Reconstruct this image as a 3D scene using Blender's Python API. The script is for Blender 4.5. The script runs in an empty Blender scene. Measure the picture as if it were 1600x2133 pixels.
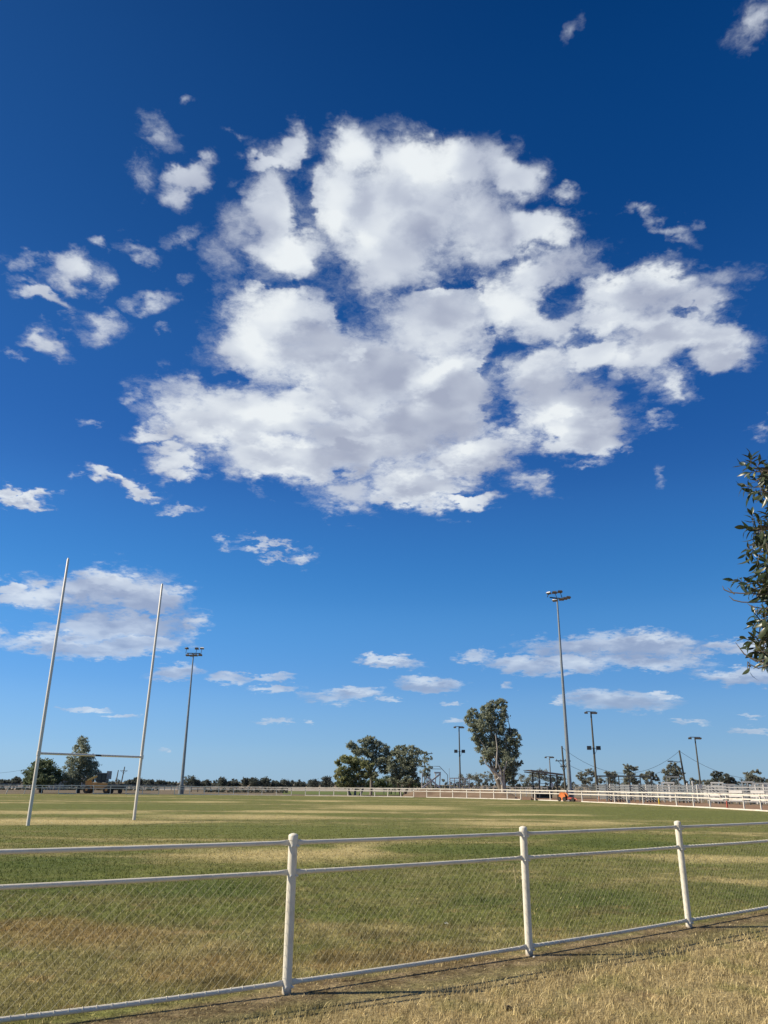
import bpy, bmesh, math, random
import numpy as np
from mathutils import Vector, Matrix

# ------------------------------------------------------------------ camera
SC = bpy.context.scene
CAM_H = 1.6
PITCH = math.radians(19.45)
ROLL = math.radians(0.5)
FPX = 1605.0                      # focal length in pixels of a 1600 x 2133 frame
cam_data = bpy.data.cameras.new('camera')
cam = bpy.data.objects.new('camera', cam_data)
SC.collection.objects.link(cam)
SC.camera = cam
cam_data.sensor_fit = 'VERTICAL'
cam_data.sensor_height = 32.0
cam_data.lens = 32.0 * FPX / 2133.0
cam_data.clip_start = 0.05
cam_data.clip_end = 6000.0
CF = Vector((0, math.cos(PITCH), math.sin(PITCH)))
_r = Vector((1, 0, 0)); _u = _r.cross(CF)
CR = _r * math.cos(ROLL) + _u * math.sin(ROLL)
CU = _u * math.cos(ROLL) - _r * math.sin(ROLL)
cam.matrix_world = Matrix.Translation((0, 0, CAM_H)) @ Matrix((CR, CU, -CF)).transposed().to_4x4()

# ------------------------------------------------------------------ exposure
vs = SC.view_settings
vs.view_transform = 'Standard'
vs.look = 'None'
vs.exposure = 0.4
vs.gamma = 1.0
vs.use_curve_mapping = False

# ------------------------------------------------------------------ sun
SUN_ELEV = math.radians(37.0)
SUN_DIR = Vector((-math.cos(SUN_ELEV), -0.07, math.sin(SUN_ELEV))).normalized()   # towards the sun
sun_data = bpy.data.lights.new('sun', 'SUN')
sun_data.energy = 5.0
sun_data.angle = math.radians(0.53)
sun_data.color = (1.0, 0.885, 0.71)
sun = bpy.data.objects.new('sun', sun_data)
SC.collection.objects.link(sun)
sun.rotation_euler = SUN_DIR.to_track_quat('Z', 'Y').to_euler()
sun.location = (-60, 0, 60)

# ------------------------------------------------------------------ helpers for where things stand
def ray(x, y):
    """direction in which a point of the 1600 x 2133 photograph lies"""
    d = CR * (x - 800.0) + CU * (1066.5 - y) + CF * FPX
    return d.normalized()
def gnd(x, y, z=0.0):
    d = ray(x, y)
    return Vector((0, 0, CAM_H)) + d * ((z - CAM_H) / d.z)
def at_dist(x, D, z=0.0):
    """ground point in the vertical plane of column x (taken at the horizon), D metres away"""
    d = ray(x, 1634 + (x - 800) * 0.0088)
    k = D / math.hypot(d.x, d.y)
    return Vector((d.x * k, d.y * k, z))
def pt_at(x, y, D):
    """point D metres away (along the ground) in the direction of photograph point x, y"""
    d = ray(x, y); k = D / math.hypot(d.x, d.y)
    return Vector((d.x * k, d.y * k, CAM_H + d.z * k))
ORD = ['first','second','third','fourth','fifth','sixth','seventh','eighth','ninth','tenth','eleventh','twelfth','thirteenth','fourteenth','fifteenth','sixteenth']
def height_at(p, y):
    """height above the ground at which row y is met straight above ground point p"""
    lo, hi = -2.0, 80.0
    for _ in range(40):
        m = (lo + hi) / 2
        q = Vector((p[0], p[1], m)) - Vector((0, 0, CAM_H))
        yy = 1066.5 - FPX * q.dot(CU) / q.dot(CF)
        if yy > y: lo = m
        else: hi = m
    return lo

# ------------------------------------------------------------------ sky with clouds
world = bpy.data.worlds.new('World')
SC.world = world
world.use_nodes = True
try: world.cycles.sampling_method = 'MANUAL'; world.cycles.sample_map_resolution = 512
except Exception: pass
def build_sky():
    nt = world.node_tree
    N, L = nt.nodes, nt.links
    N.clear()
    def setin(node, i, v):
        if v is None: return
        if hasattr(v, 'is_output'): L.new(v, node.inputs[i])
        else: node.inputs[i].default_value = v
    def m(op, a, b=None, c=None, clamp=False):
        n = N.new('ShaderNodeMath'); n.operation = op; n.use_clamp = clamp
        setin(n, 0, a); setin(n, 1, b); setin(n, 2, c)
        return n.outputs[0]
    def vm(op, a, b=None, c=None):
        n = N.new('ShaderNodeVectorMath'); n.operation = op
        setin(n, 0, a); setin(n, 1, b)
        if c is not None: setin(n, 2, c)
        return n.outputs['Value'] if op in ('DOT_PRODUCT', 'LENGTH') else n.outputs['Vector']
    def noise(vec, scale, detail, rough=0.5, dist=0.0, lac=2.0, color=False):
        n = N.new('ShaderNodeTexNoise'); n.noise_dimensions = '3D'
        setin(n, 'Vector', vec); n.inputs['Scale'].default_value = scale
        n.inputs['Detail'].default_value = detail; n.inputs['Roughness'].default_value = rough
        n.inputs['Lacunarity'].default_value = lac; n.inputs['Distortion'].default_value = dist
        return n.outputs['Color' if color else 'Fac']
    def smooth(x, a, b, o0=0.0, o1=1.0):
        n = N.new('ShaderNodeMapRange'); n.interpolation_type = 'SMOOTHSTEP'
        setin(n, 0, x); setin(n, 1, a); setin(n, 2, b); setin(n, 3, o0); setin(n, 4, o1)
        return n.outputs[0]
    def mixc(f, a, b):
        n = N.new('ShaderNodeMix'); n.data_type = 'RGBA'
        setin(n, 0, f); setin(n, 6, a); setin(n, 7, b)
        return n.outputs[2]
    tc = N.new('ShaderNodeTexCoord').outputs['Generated']
    D = vm('NORMALIZE', tc)
    sx = N.new('ShaderNodeSeparateXYZ'); L.new(D, sx.inputs[0]); dx, dy, dz = sx.outputs

    # clear sky
    sky = N.new('ShaderNodeTexSky'); sky.sky_type = 'NISHITA'; sky.sun_disc = False
    sky.sun_elevation = SUN_ELEV
    sky.sun_rotation = math.atan2(SUN_DIR.x, SUN_DIR.y)
    sky.air_density = 1.0; sky.dust_density = 0.35; sky.ozone_density = 1.6
    def srgb(c):
        return tuple(((v / 255 + 0.055) / 1.055) ** 2.4 if v > 10 else v / 255 / 12.92 for v in c)
    def ramp_of(fac, els, interp='EASE'):
        n = N.new('ShaderNodeValToRGB'); cr = n.color_ramp; cr.interpolation = interp
        while len(cr.elements) < len(els): cr.elements.new(0.5)
        for e, (p_, c_) in zip(cr.elements, els):
            e.position = p_; e.color = tuple(c_) + (1,)
        L.new(fac, n.inputs[0]); return n.outputs[0]
    air_col = ramp_of(dz, [(0.0, srgb((152, 184, 208))), (0.045, srgb((137, 181, 218))), (0.115, srgb((103, 162, 221))),
                      (0.218, srgb((68, 137, 206))), (0.36, srgb((41, 101, 175))), (0.55, srgb((20, 78, 147))),
                      (0.77, srgb((1, 58, 120))), (1.0, srgb((0, 46, 103)))], 'CARDINAL')
    west = smooth(dx, 0.35, -1.15)              # brighter towards the sun's side
    air_col = vm('MULTIPLY', air_col, vm_gain(N, L, m, west))
    air_col = vm('ADD', air_col, vm_scaled(N, L, (0.016, 0.036, 0.065), west))
    air_col = vm('DIVIDE', air_col, (SKY_STRENGTH * 1.32,) * 3)
    clear = mixc(0.015, air_col, sky.outputs[0])
    # sky map: stereographic about a fixed heading (north, 20 degrees up)
    C0 = Vector((0, math.cos(math.radians(20)), math.sin(math.radians(20))))
    C1 = Vector((1, 0, 0)); C2 = C1.cross(C0)
    def stereo(d):
        k = 2.0 / (1.0 + d.dot(C0))
        return k * d.dot(C1), k * d.dot(C2)
    k = m('DIVIDE', 2.0, m('MAXIMUM', m('ADD', 1.0, vm('DOT_PRODUCT', D, tuple(C0))), 0.05))
    cx = m('MULTIPLY', k, vm('DOT_PRODUCT', D, tuple(C1)))
    cy = m('MULTIPLY', k, vm('DOT_PRODUCT', D, tuple(C2)))
    cm = N.new('ShaderNodeCombineXYZ'); L.new(cx, cm.inputs[0]); L.new(cy, cm.inputs[1])
    P = cm.outputs[0]
    # cloud-layer coordinates: features flatten towards the horizon
    iz = m('DIVIDE', 1.0, m('ADD', m('MAXIMUM', dz, 0.0), 0.22))
    cm2 = N.new('ShaderNodeCombineXYZ')
    L.new(m('MULTIPLY', dx, iz), cm2.inputs[0]); L.new(m('MULTIPLY', dy, iz), cm2.inputs[1]); cm2.inputs[2].default_value = 3.7
    Q = cm2.outputs[0]
    # feature scale: small in the lower sky, where clouds are far away
    # domain warp of the layout so no outline stays an ellipse
    w1 = vm('SUBTRACT', noise(Q, 5.5, 4, 0.55, color=True), (0.5, 0.5, 0.5))
    w2 = vm('SUBTRACT', noise(vm('ADD', Q, (7.1, 2.3, 0)), 19.0, 4, 0.6, color=True), (0.5, 0.5, 0.5))
    amp = smooth(cy, -0.42, 0.0, 0.35, 1.0)
    def vscale(v, s):
        n = N.new('ShaderNodeVectorMath'); n.operation = 'SCALE'; L.new(v, n.inputs[0]); setin(n, 'Scale', s); return n.outputs[0]
    W = vm('ADD', vscale(w1, m('MULTIPLY', amp, WARP1)), vscale(w2, m('MULTIPLY', amp, WARP2)))
    W = vm('MULTIPLY', W, vm_combine(N, L, 1.0, smooth(cy, -0.42, 0.0, 0.35, 1.0)))
    PW = vm('ADD', P, W)
    rot_cache = {}
    def rotated(deg):
        if deg not in rot_cache:
            if deg == 0: rot_cache[deg] = PW
            else:
                a = math.radians(deg)
                c = N.new('ShaderNodeCombineXYZ')
                L.new(vm('DOT_PRODUCT', PW, (math.cos(a), math.sin(a), 0)), c.inputs[0])
                L.new(vm('DOT_PRODUCT', PW, (-math.sin(a), math.cos(a), 0)), c.inputs[1])
                rot_cache[deg] = c.outputs[0]
        return rot_cache[deg]
    def blob(px, py, rx, ry, rot=0, w=1.0):
        if 0.45 < w < 0.9: w = w * 0.86
        u, v = stereo(ray(px, py))
        u1, v1 = stereo(ray(px + 1, py)); s = math.hypot(u1 - u, v1 - v)
        ax, ay = 1.0 / (rx * s), 1.0 / (ry * s)
        a = math.radians(rot)
        uu = u * math.cos(a) + v * math.sin(a); vv = -u * math.sin(a) + v * math.cos(a)
        q = vm('MULTIPLY_ADD', rotated(rot), (ax, ay, 0), (-uu * ax, -vv * ay, 0))
        r2 = vm('DOT_PRODUCT', q, q)
        return m('MULTIPLY_ADD', r2, -0.8 * w if w > 0.85 else -0.62 * w - 0.02, w)
    def union(lst, kk=0.25):
        acc = None
        for b in lst:
            v = blob(*b)
            acc = v if acc is None else m('SMOOTH_MAX', acc, v, kk)
        return acc
    base = union(CLOUDS)
    hole = m('MAXIMUM', union(HOLES), 0.0)
    base = m('SUBTRACT', m('MAXIMUM', base, -1.2), m('MULTIPLY', hole, 0.80))
    # clouds of the same kind in the rest of the sky
    far = smooth(vm('LENGTH', P), 0.92, 1.25)
    other = m('MULTIPLY_ADD', m('SUBTRACT', noise(Q, 1.6, 2, 0.5), 0.60), 9.0, 0.0)
    base = m('MAXIMUM', base, m('ADD', other, m('MULTIPLY_ADD', far, 3.0, -3.0)))
    base = m('ADD', base, smooth(dz, -0.01, 0.02, -3.0, 0.0))
    # fine structure
    Qd = vm('ADD', Q, vscale(w1, 0.10))
    n1 = noise(Qd, 8.0, 9, 0.58, lac=2.1)
    fine = noise(vm('ADD', Qd, vscale(w2, 0.09)), 21.0, 7, 0.66, lac=2.1)
    core = smooth(base, 0.30, 1.05)
    low = smooth(cy, -0.08, -0.26, 1.0, 0.62)
    dens = m('ADD', base, m('MULTIPLY', m('MULTIPLY', m('SUBTRACT', n1, 0.5), low), m('MULTIPLY_ADD', core, -0.9, NOISE_A)))
    dens = m('ADD', dens, m('MULTIPLY', m('MULTIPLY', m('SUBTRACT', fine, 0.5), low), m('MULTIPLY_ADD', core, -NOISE_B * 0.84, NOISE_B)))
    dens = m('ADD', dens, smooth(cy, -0.06, -0.25, 0.0, 0.30))
    dens = m('ADD', dens, m('MULTIPLY', core, 0.22))
    alpha = smooth(dens, -0.30, smooth(cy, 0.25, -0.1, 1.15, 0.95))
    thin = m('MAXIMUM', smooth(base, 0.05, 0.80, 0.38, 1.0), smooth(cy, -0.05, -0.2, 0.0, 0.9))
    alpha = m('MULTIPLY', alpha, thin)
    # light: billows seen against the sun side (west) and the darker thick bases
    def billow(vec, sc):
        a = noise(vec, sc, 1.6, 0.4)
        b = noise(vm('ADD', vec, (0.035, 0.0, 0.0)), sc, 1.6, 0.4)
        return m('SUBTRACT', b, a)
    relief = m('MULTIPLY', billow(Qd, 6.0), RELIEF)
    shade = smooth(union(SHADES, 0.25), -0.35, 1.0)
    light = smooth(union(LIGHTS, 0.2), -0.3, 0.95)
    soft = noise(Qd, 6.5, 1.6, 0.45)
    lum = m('ADD', 0.66, relief)
    lum = m('SUBTRACT', lum, m('MULTIPLY', shade, 0.52))
    lum = m('ADD', lum, m('MULTIPLY', light, 0.24))
    lum = m('ADD', lum, m('MULTIPLY', m('SUBTRACT', soft, 0.5), -0.75))
    puff = noise(vm('ADD', Qd, vscale(w2, 0.02)), 15.0, 1.2, 0.4)
    lum = m('ADD', lum, m('MULTIPLY', m('SUBTRACT', puff, 0.5), m('MULTIPLY', core, -1.05)))
    lum = m('SUBTRACT', lum, m('MULTIPLY', m('SUBTRACT', 1.0, alpha), 0.16))
    ramp = N.new('ShaderNodeValToRGB')
    cr = ramp.color_ramp; cr.interpolation = 'B_SPLINE'
    els = [(0.0, CL_DARK), (0.45, CL_MID), (0.8, CL_LIT), (1.0, CL_TOP)]
    cr.elements[0].position, cr.elements[0].color = els[0][0], els[0][1] + (1,)
    cr.elements[1].position, cr.elements[1].color = els[-1][0], els[-1][1] + (1,)
    for p_, c_ in els[1:-1]:
        e = cr.elements.new(p_); e.color = c_ + (1,)
    L.new(lum, ramp.inputs[0])
    cloudc = vm('DIVIDE', ramp.outputs[0], (SKY_STRENGTH * 1.27,) * 3)
    # far clouds take on some of the air in front of them
    air = smooth(dz, 0.42, 0.02, 0.0, 0.42)
    cloudc = mixc(air, cloudc, clear)
    out = mixc(alpha, clear, cloudc)
    bg = N.new('ShaderNodeBackground'); L.new(out, bg.inputs[0]); bg.inputs[1].default_value = SKY_STRENGTH
    wo = N.new('ShaderNodeOutputWorld'); L.new(bg.outputs[0], wo.inputs[0])
def vm_gain(N, L, m, w):
    c = N.new('ShaderNodeCombineXYZ'); g = m('MULTIPLY_ADD', w, 0.30, 0.95)
    for i in range(3): L.new(g, c.inputs[i])
    return c.outputs[0]
def vm_scaled(N, L, col, w):
    n = N.new('ShaderNodeVectorMath'); n.operation = 'SCALE'; n.inputs[0].default_value = col
    L.new(w, n.inputs['Scale']); return n.outputs[0]
def vm_combine(N, L, x, y):
    c = N.new('ShaderNodeCombineXYZ'); c.inputs[0].default_value = x
    L.new(y, c.inputs[1]); c.inputs[2].default_value = 1.0
    return c.outputs[0]

SKY_STRENGTH = 0.10
WARP1, WARP2 = 0.05, 0.06
NOISE_A, NOISE_B = 2.0, 2.6
RELIEF = 2.0
CL_DARK, CL_MID, CL_LIT, CL_TOP = (0.33, 0.37, 0.49), (0.52, 0.57, 0.67), (0.70, 0.75, 0.81), (0.83, 0.87, 0.89)
# clouds: centre x, y, radii, turn in degrees, thickness
CLOUDS = [
 (590,300,62,38,15),(560,335,70,22,10),(560,430,62,95,0),(600,520,85,58,-15),(500,470,40,60,0,.75),(470,520,30,45,0,.5),
 (735,320,75,60,0),(700,420,85,105,0),(850,340,100,68,0),(945,345,85,65,0),(1075,365,75,48,-15),(1020,330,60,45,0,.8),
 (850,450,220,135,0),(800,545,150,75,0),(1010,480,110,90,0),(1130,480,95,42,0),(1190,550,85,55,0,.75),(1110,560,90,60,0),(1235,560,45,45,0,.5),
 (600,665,140,80,0),(545,725,105,95,0),(900,670,160,90,0),(1050,630,120,70,0),(1130,670,85,50,0),(780,780,210,110,0),
 (410,885,105,60,0),(330,912,62,26,0),(480,870,165,85,0),(400,825,85,40,0,.8),(560,955,105,62,0),(645,955,115,65,0),(760,915,210,92,0),
 (900,850,165,115,0),(620,850,120,65,0),(715,965,120,45,0),(655,745,115,80,0),(830,1030,60,28,0,.95),(375,960,65,35,0),(940,780,110,80,0),
 (1140,795,105,80,0),(1175,860,130,78,0),(1250,895,75,55,0),(1180,915,70,40,0),
 (1000,945,155,52,15),(880,1005,120,55,0),(735,1035,65,35,0,.8),(990,1040,68,26,0),(1125,1010,48,24,-15,.75),
 (1290,615,100,50,0),(1385,600,90,52,0),(1430,700,140,52,0),(1340,730,110,52,0),(1505,700,70,50,0),(1270,665,95,50,0),(1440,640,95,52,0),(1360,665,110,50,0),(1230,735,70,40,0),(1500,735,60,40,0),(1090,470,60,40,0),(1400,795,42,38,0,.8),(1330,775,60,38,0,.7),(1490,575,62,20,0,.5),
 (398,372,60,36,30),(300,350,34,40,0,.6),(330,270,38,18,-30,.5),(390,492,38,18,15,.5),(290,515,32,12,-30,.5),
 (140,565,72,48,0,.95),(205,590,25,28,0,.6),(90,625,85,24,-30,.95),(50,535,58,14,0,.6),(215,680,38,28,0,.75),(105,710,42,22,-30,.85),(30,727,20,8,0,.5),
 (320,625,45,15,15,.6),(385,585,20,8,15,.5),(335,683,15,8,0,.4),(285,830,25,15,0,.5),(180,893,15,12,0,.5),(205,490,20,12,0,.45),
 (225,987,52,22,-15),(285,1015,52,20,-15),(50,1033,62,20,0),(15,1015,25,18,0),(375,1055,30,9,0,.6),(160,990,10,12,0,.5),
 (560,1137,60,8,0,.7),(465,1136,20,8,0,.5),(628,1165,32,14,0,.8),(572,1160,30,6,0,.6),
 (225,1225,140,48,0),(100,1232,55,38,0),(25,1238,60,24,0),(310,1250,75,42,0),(240,1305,160,38,0),(120,1340,100,20,0),(310,1340,80,20,0),(230,1352,110,18,0),(410,1305,32,13,0,.85),(365,1222,35,12,0,.75),(-5,1315,22,16,0,.8),
 (365,1403,48,14,0),(480,1410,45,11,0,.95),(565,1412,34,7,0,.85),(568,1437,48,8,0,.95),(740,1446,48,12,0,.95),(690,1455,44,7,0,.6),(800,1377,60,11,0),(895,1425,60,12,0,.95),(985,1369,25,9,0,.7),(170,1478,40,5,0,.95),(255,1492,34,3.5,0,.8),(577,1504,28,4,0,.8),(815,1458,20,3,0,.6),(950,1502,18,3,0,.6),(945,1465,16,3,0,.6),(350,1564,8,3,0,.6),(645,1504,10,3,0,.6),
 (1345,1340,130,26,0),(1240,1348,140,22,0),(1090,1385,68,17,0),(1185,1382,90,16,0),(1350,1378,110,15,0),(1440,1366,38,8,0,.9),(1500,1338,38,17,0,.9),(1560,1345,60,17,0),(1545,1410,88,17,0),(1290,1457,100,19,0),(1380,1447,26,8,0),(1168,1457,14,8,0,.9),(1060,1430,10,5,0,.5),(1440,1504,30,4,0,.6),(1570,1521,40,4,0,.6),(1560,1492,14,3,0,.5),
 (1578,35,42,50,-30,.75),(1400,478,62,13,-30,.55),(1340,438,30,12,0,.45),(1197,402,26,12,-15,.6),(1592,897,28,18,0,.6),(1375,880,28,14,0,.45),(1182,62,12,22,0,.42),(1310,938,14,12,0,.45),(1220,960,16,8,0,.45),(405,218,14,8,0,.4),(500,285,20,8,0,.42),(1375,985,12,18,0,.38),
]
HOLES = [
 (635,370,14,75,0,.8),(700,560,60,26,0,.62),(590,590,90,10,0,.5),(712,652,26,30,0,.62),(1095,548,56,20,0,.7),(1170,622,52,26,0,.62),(945,600,48,14,0,.6),
 (1022,745,16,50,0,.75),(1215,695,34,24,0,.62),(890,610,30,8,0,.5),(655,265,30,30,0,.8),(1035,850,36,18,0,.6),(980,1015,50,10,15,.5),(450,785,50,18,0,.5),
 (1440,655,40,10,0,.7),(330,1285,50,7,0,.3),(90,1290,90,12,0,.9),(1260,1365,40,5,0,.3),(1310,820,30,40,0,.6),(640,330,14,50,0,.5),
]
SHADES = [
 (645,725,75,42,0,1.0),(800,768,80,45,15,.75),(875,885,130,62,15,1.0),(750,955,160,30,0,.8),(690,818,34,32,0,.5),(968,818,55,38,0,.7),(935,995,130,28,15,1.0),(1020,975,80,30,15,.8),
 (1000,718,75,25,0,.7),(935,658,65,25,0,.5),(1356,620,85,34,0,.85),(1182,812,105,58,-15,1.0),(1236,902,75,25,0,.7),(1370,700,110,18,0,.6),(1470,748,70,26,0,.6),(1090,690,60,20,0,.5),
 (850,408,40,28,0,.5),(885,476,38,26,0,.6),(762,430,26,36,0,.4),(550,460,34,70,0,.5),(1030,500,46,66,0,.7),(1180,560,60,40,0,.5),(470,500,36,50,0,.5),(520,890,70,22,0,.4),
 (250,1262,160,36,0,1.0),(310,1300,110,26,0,1.0),(150,1350,150,14,0,.6),(1310,1357,210,24,0,1.0),(1290,1463,120,16,0,1.0),(1545,1418,95,13,0,.9),(1100,1390,70,12,0,.8),(1510,1347,80,12,0,.7),(370,1409,50,9,0,.6),(800,1383,60,6,0,.6),(895,1430,60,7,0,.8),(740,1452,50,8,0,.7),
 (120,645,60,14,-30,.5),(150,600,40,24,0,.5),(255,1012,70,16,-15,.5),(50,1044,60,10,0,.5),
]
LIGHTS = [
 (502,700,45,45,0,1.0),(540,620,70,22,0,.8),(727,731,26,11,0,1.0),(873,788,48,50,0,1.0),(940,766,26,14,0,.8),(708,866,44,18,0,.9),(605,828,34,20,0,.8),(785,915,70,10,0,.6),(593,920,70,14,0,.7),(905,945,90,18,15,1.0),
 (918,618,36,14,0,.8),(1017,626,36,12,0,.8),(822,1036,40,22,0,.9),(967,480,66,52,0,1.0),(906,340,50,52,0,.9),(672,476,40,40,0,.9),(589,510,52,42,0,1.0),(769,517,30,22,0,.7),(418,905,60,18,0,.9),(360,950,40,20,0,.8),(560,990,70,18,0,.7),
 (1110,765,50,34,0,1.0),(1262,690,52,18,0,.8),(1553,716,30,26,0,.9),(1300,590,80,16,0,.8),(1400,572,60,14,0,.8),(1075,360,50,30,0,.7),(990,1042,60,18,0,.8),(310,915,40,16,0,.9),(1150,870,60,14,0,.5),(740,330,50,30,0,.5),
 (200,1190,120,14,0,.9),(60,1240,60,16,0,.7),(120,1335,90,9,0,.6),(250,1305,60,8,0,.6),(400,1300,30,9,0,.9),(225,978,45,12,-15,.9),(50,1022,55,12,0,1.0),(1385,1330,70,7,0,.6),(1230,1345,50,7,0,.7),(1168,1457,14,9,0,.8),(1385,1446,30,6,0,.8),(800,1372,50,5,0,.8),(740,1440,50,6,0,.7),
]
build_sky()

# ------------------------------------------------------------------ building helpers
RND = random.Random(7)
COL = SC.collection
class MB:
    """collects shapes and links them as ONE mesh object"""
    def __init__(self): self.v = []; self.f = []; self.s = []
    def add(self, vs_, fs_, smooth=False):
        o = len(self.v); self.v += [tuple(p) for p in vs_]
        self.f += [tuple(i + o for i in f) for f in fs_]; self.s += [smooth] * len(fs_)
        return self
    def box(self, c, size, rz=0.0, rx=0.0, ry=0.0):
        M_ = Matrix.Translation(c) @ Matrix.Rotation(rz, 4, 'Z') @ Matrix.Rotation(ry, 4, 'Y') @ Matrix.Rotation(rx, 4, 'X')
        x, y, z = (s / 2 for s in size)
        p = [M_ @ Vector(q) for q in ((-x,-y,-z),(x,-y,-z),(x,y,-z),(-x,y,-z),(-x,-y,z),(x,-y,z),(x,y,z),(-x,y,z))]
        return self.add(p, [(0,3,2,1),(4,5,6,7),(0,1,5,4),(1,2,6,5),(2,3,7,6),(3,0,4,7)])
    def bar(self, a, b, w, h):
        """box of section w x h from a to b (h upright when the bar lies flat)"""
        a, b = Vector(a), Vector(b); d = (b - a); L_ = d.length; d.normalize()
        up = Vector((0, 0, 1)) if abs(d.z) < 0.95 else Vector((0, 1, 0))
        s = d.cross(up).normalized(); u = s.cross(d).normalized()
        p = [a + s*sx*w/2 + u*su*h/2 for sx, su in ((-1,-1),(1,-1),(1,1),(-1,1))] + [b + s*sx*w/2 + u*su*h/2 for sx, su in ((-1,-1),(1,-1),(1,1),(-1,1))]
        return self.add(p, [(0,1,2,3),(7,6,5,4),(0,4,5,1),(1,5,6,2),(2,6,7,3),(3,7,4,0)])
    def tube(self, pts, r, n=8, cap=True, squash=None):
        pts = [Vector(p) for p in pts]
        rs = list(r) if isinstance(r, (list, tuple)) else [r] * len(pts)
        vs_ = []; prev = None
        for i, p in enumerate(pts):
            d = (pts[min(i+1, len(pts)-1)] - pts[max(i-1, 0)]).normalized()
            if prev is None:
                up = Vector((0, 0, 1)) if abs(d.z) < 0.9 else Vector((1, 0, 0))
                s = d.cross(up).normalized()
            else: s = (prev - d * prev.dot(d)).normalized()
            prev = s; u = s.cross(d).normalized()
            k = squash[i] if squash else (1, 1)
            for j in range(n):
                a = 2 * math.pi * j / n
                vs_.append(p + s * (math.cos(a) * rs[i] * k[0]) + u * (math.sin(a) * rs[i] * k[1]))
        fs_ = []
        for i in range(len(pts) - 1):
            for j in range(n):
                fs_.append((i*n+j, i*n+(j+1) % n, (i+1)*n+(j+1) % n, (i+1)*n+j))
        self.add(vs_, fs_, True)
        if cap:
            o = len(self.v) - len(vs_)
            self.f.append(tuple(o + j for j in range(n))[::-1]); self.s.append(False)
            self.f.append(tuple(o + (len(pts)-1)*n + j for j in range(n))); self.s.append(False)
        return self
    def lathe(self, prof, c=(0, 0, 0), n=16, axis='Z'):
        vs_ = []
        for r_, h in prof:
            for j in range(n):
                a = 2 * math.pi * j / n
                q = (math.cos(a)*r_, math.sin(a)*r_, h)
                if axis == 'Y': q = (q[0], q[2], q[1])
                if axis == 'X': q = (q[2], q[0], q[1])
                vs_.append(tuple(q[k] + c[k] for k in range(3)))
        fs_ = [(i*n+j, i*n+(j+1) % n, (i+1)*n+(j+1) % n, (i+1)*n+j) for i in range(len(prof)-1) for j in range(n)]
        fs_.append(tuple(range(n))[::-1]); fs_.append(tuple((len(prof)-1)*n + j for j in range(n)))
        return self.add(vs_, fs_, True)
    def build(self, name, mat, parent=None, kind=None):
        me = bpy.data.meshes.new(name)
        me.from_pydata(self.v, [], self.f)
        me.polygons.foreach_set('use_smooth', self.s)
        me.materials.append(mat); me.update()
        try: me.set_sharp_from_angle(angle=math.radians(40))
        except Exception: pass
        o = bpy.data.objects.new(name, me); COL.objects.link(o)
        if parent: o.parent = parent
        if kind: o['kind'] = kind
        return o
def mesh_np(name, verts, faces_flat, nper, mat, parent=None, kind=None, attrs=None):
    """fast path for many small faces; verts (n,3), faces of nper corners in order"""
    me = bpy.data.meshes.new(name)
    nv = len(verts); nf = len(faces_flat) // nper
    me.vertices.add(nv); me.vertices.foreach_set('co', np.asarray(verts, np.float32).ravel())
    me.loops.add(nf * nper); me.loops.foreach_set('vertex_index', np.asarray(faces_flat, np.int32))
    me.polygons.add(nf); me.polygons.foreach_set('loop_start', np.arange(0, nf * nper, nper, dtype=np.int32))
    for k, a in (attrs or {}).items():
        at = me.attributes.new(k, 'FLOAT', 'POINT'); at.data.foreach_set('value', np.asarray(a, np.float32))
    me.materials.append(mat); me.update(); me.validate()
    o = bpy.data.objects.new(name, me); COL.objects.link(o)
    if parent: o.parent = parent
    if kind: o['kind'] = kind
    return o
def tag(o, label, cat, group=None):
    o['label'] = label; o['category'] = cat
    if group: o['group'] = group
    return o
def thing(name, label, cat, loc=(0, 0, 0), rz=0.0, group=None):
    o = bpy.data.objects.new(name, None); o.empty_display_size = 0.3; COL.objects.link(o)
    o.location = loc; o.rotation_euler = (0, 0, rz)
    return tag(o, label, cat, group)
def copy_tree(o, parent=None):
    c = o.copy(); COL.objects.link(c)
    if parent: c.parent = parent
    for ch in list(o.children): copy_tree(ch, c)
    return c

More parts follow.
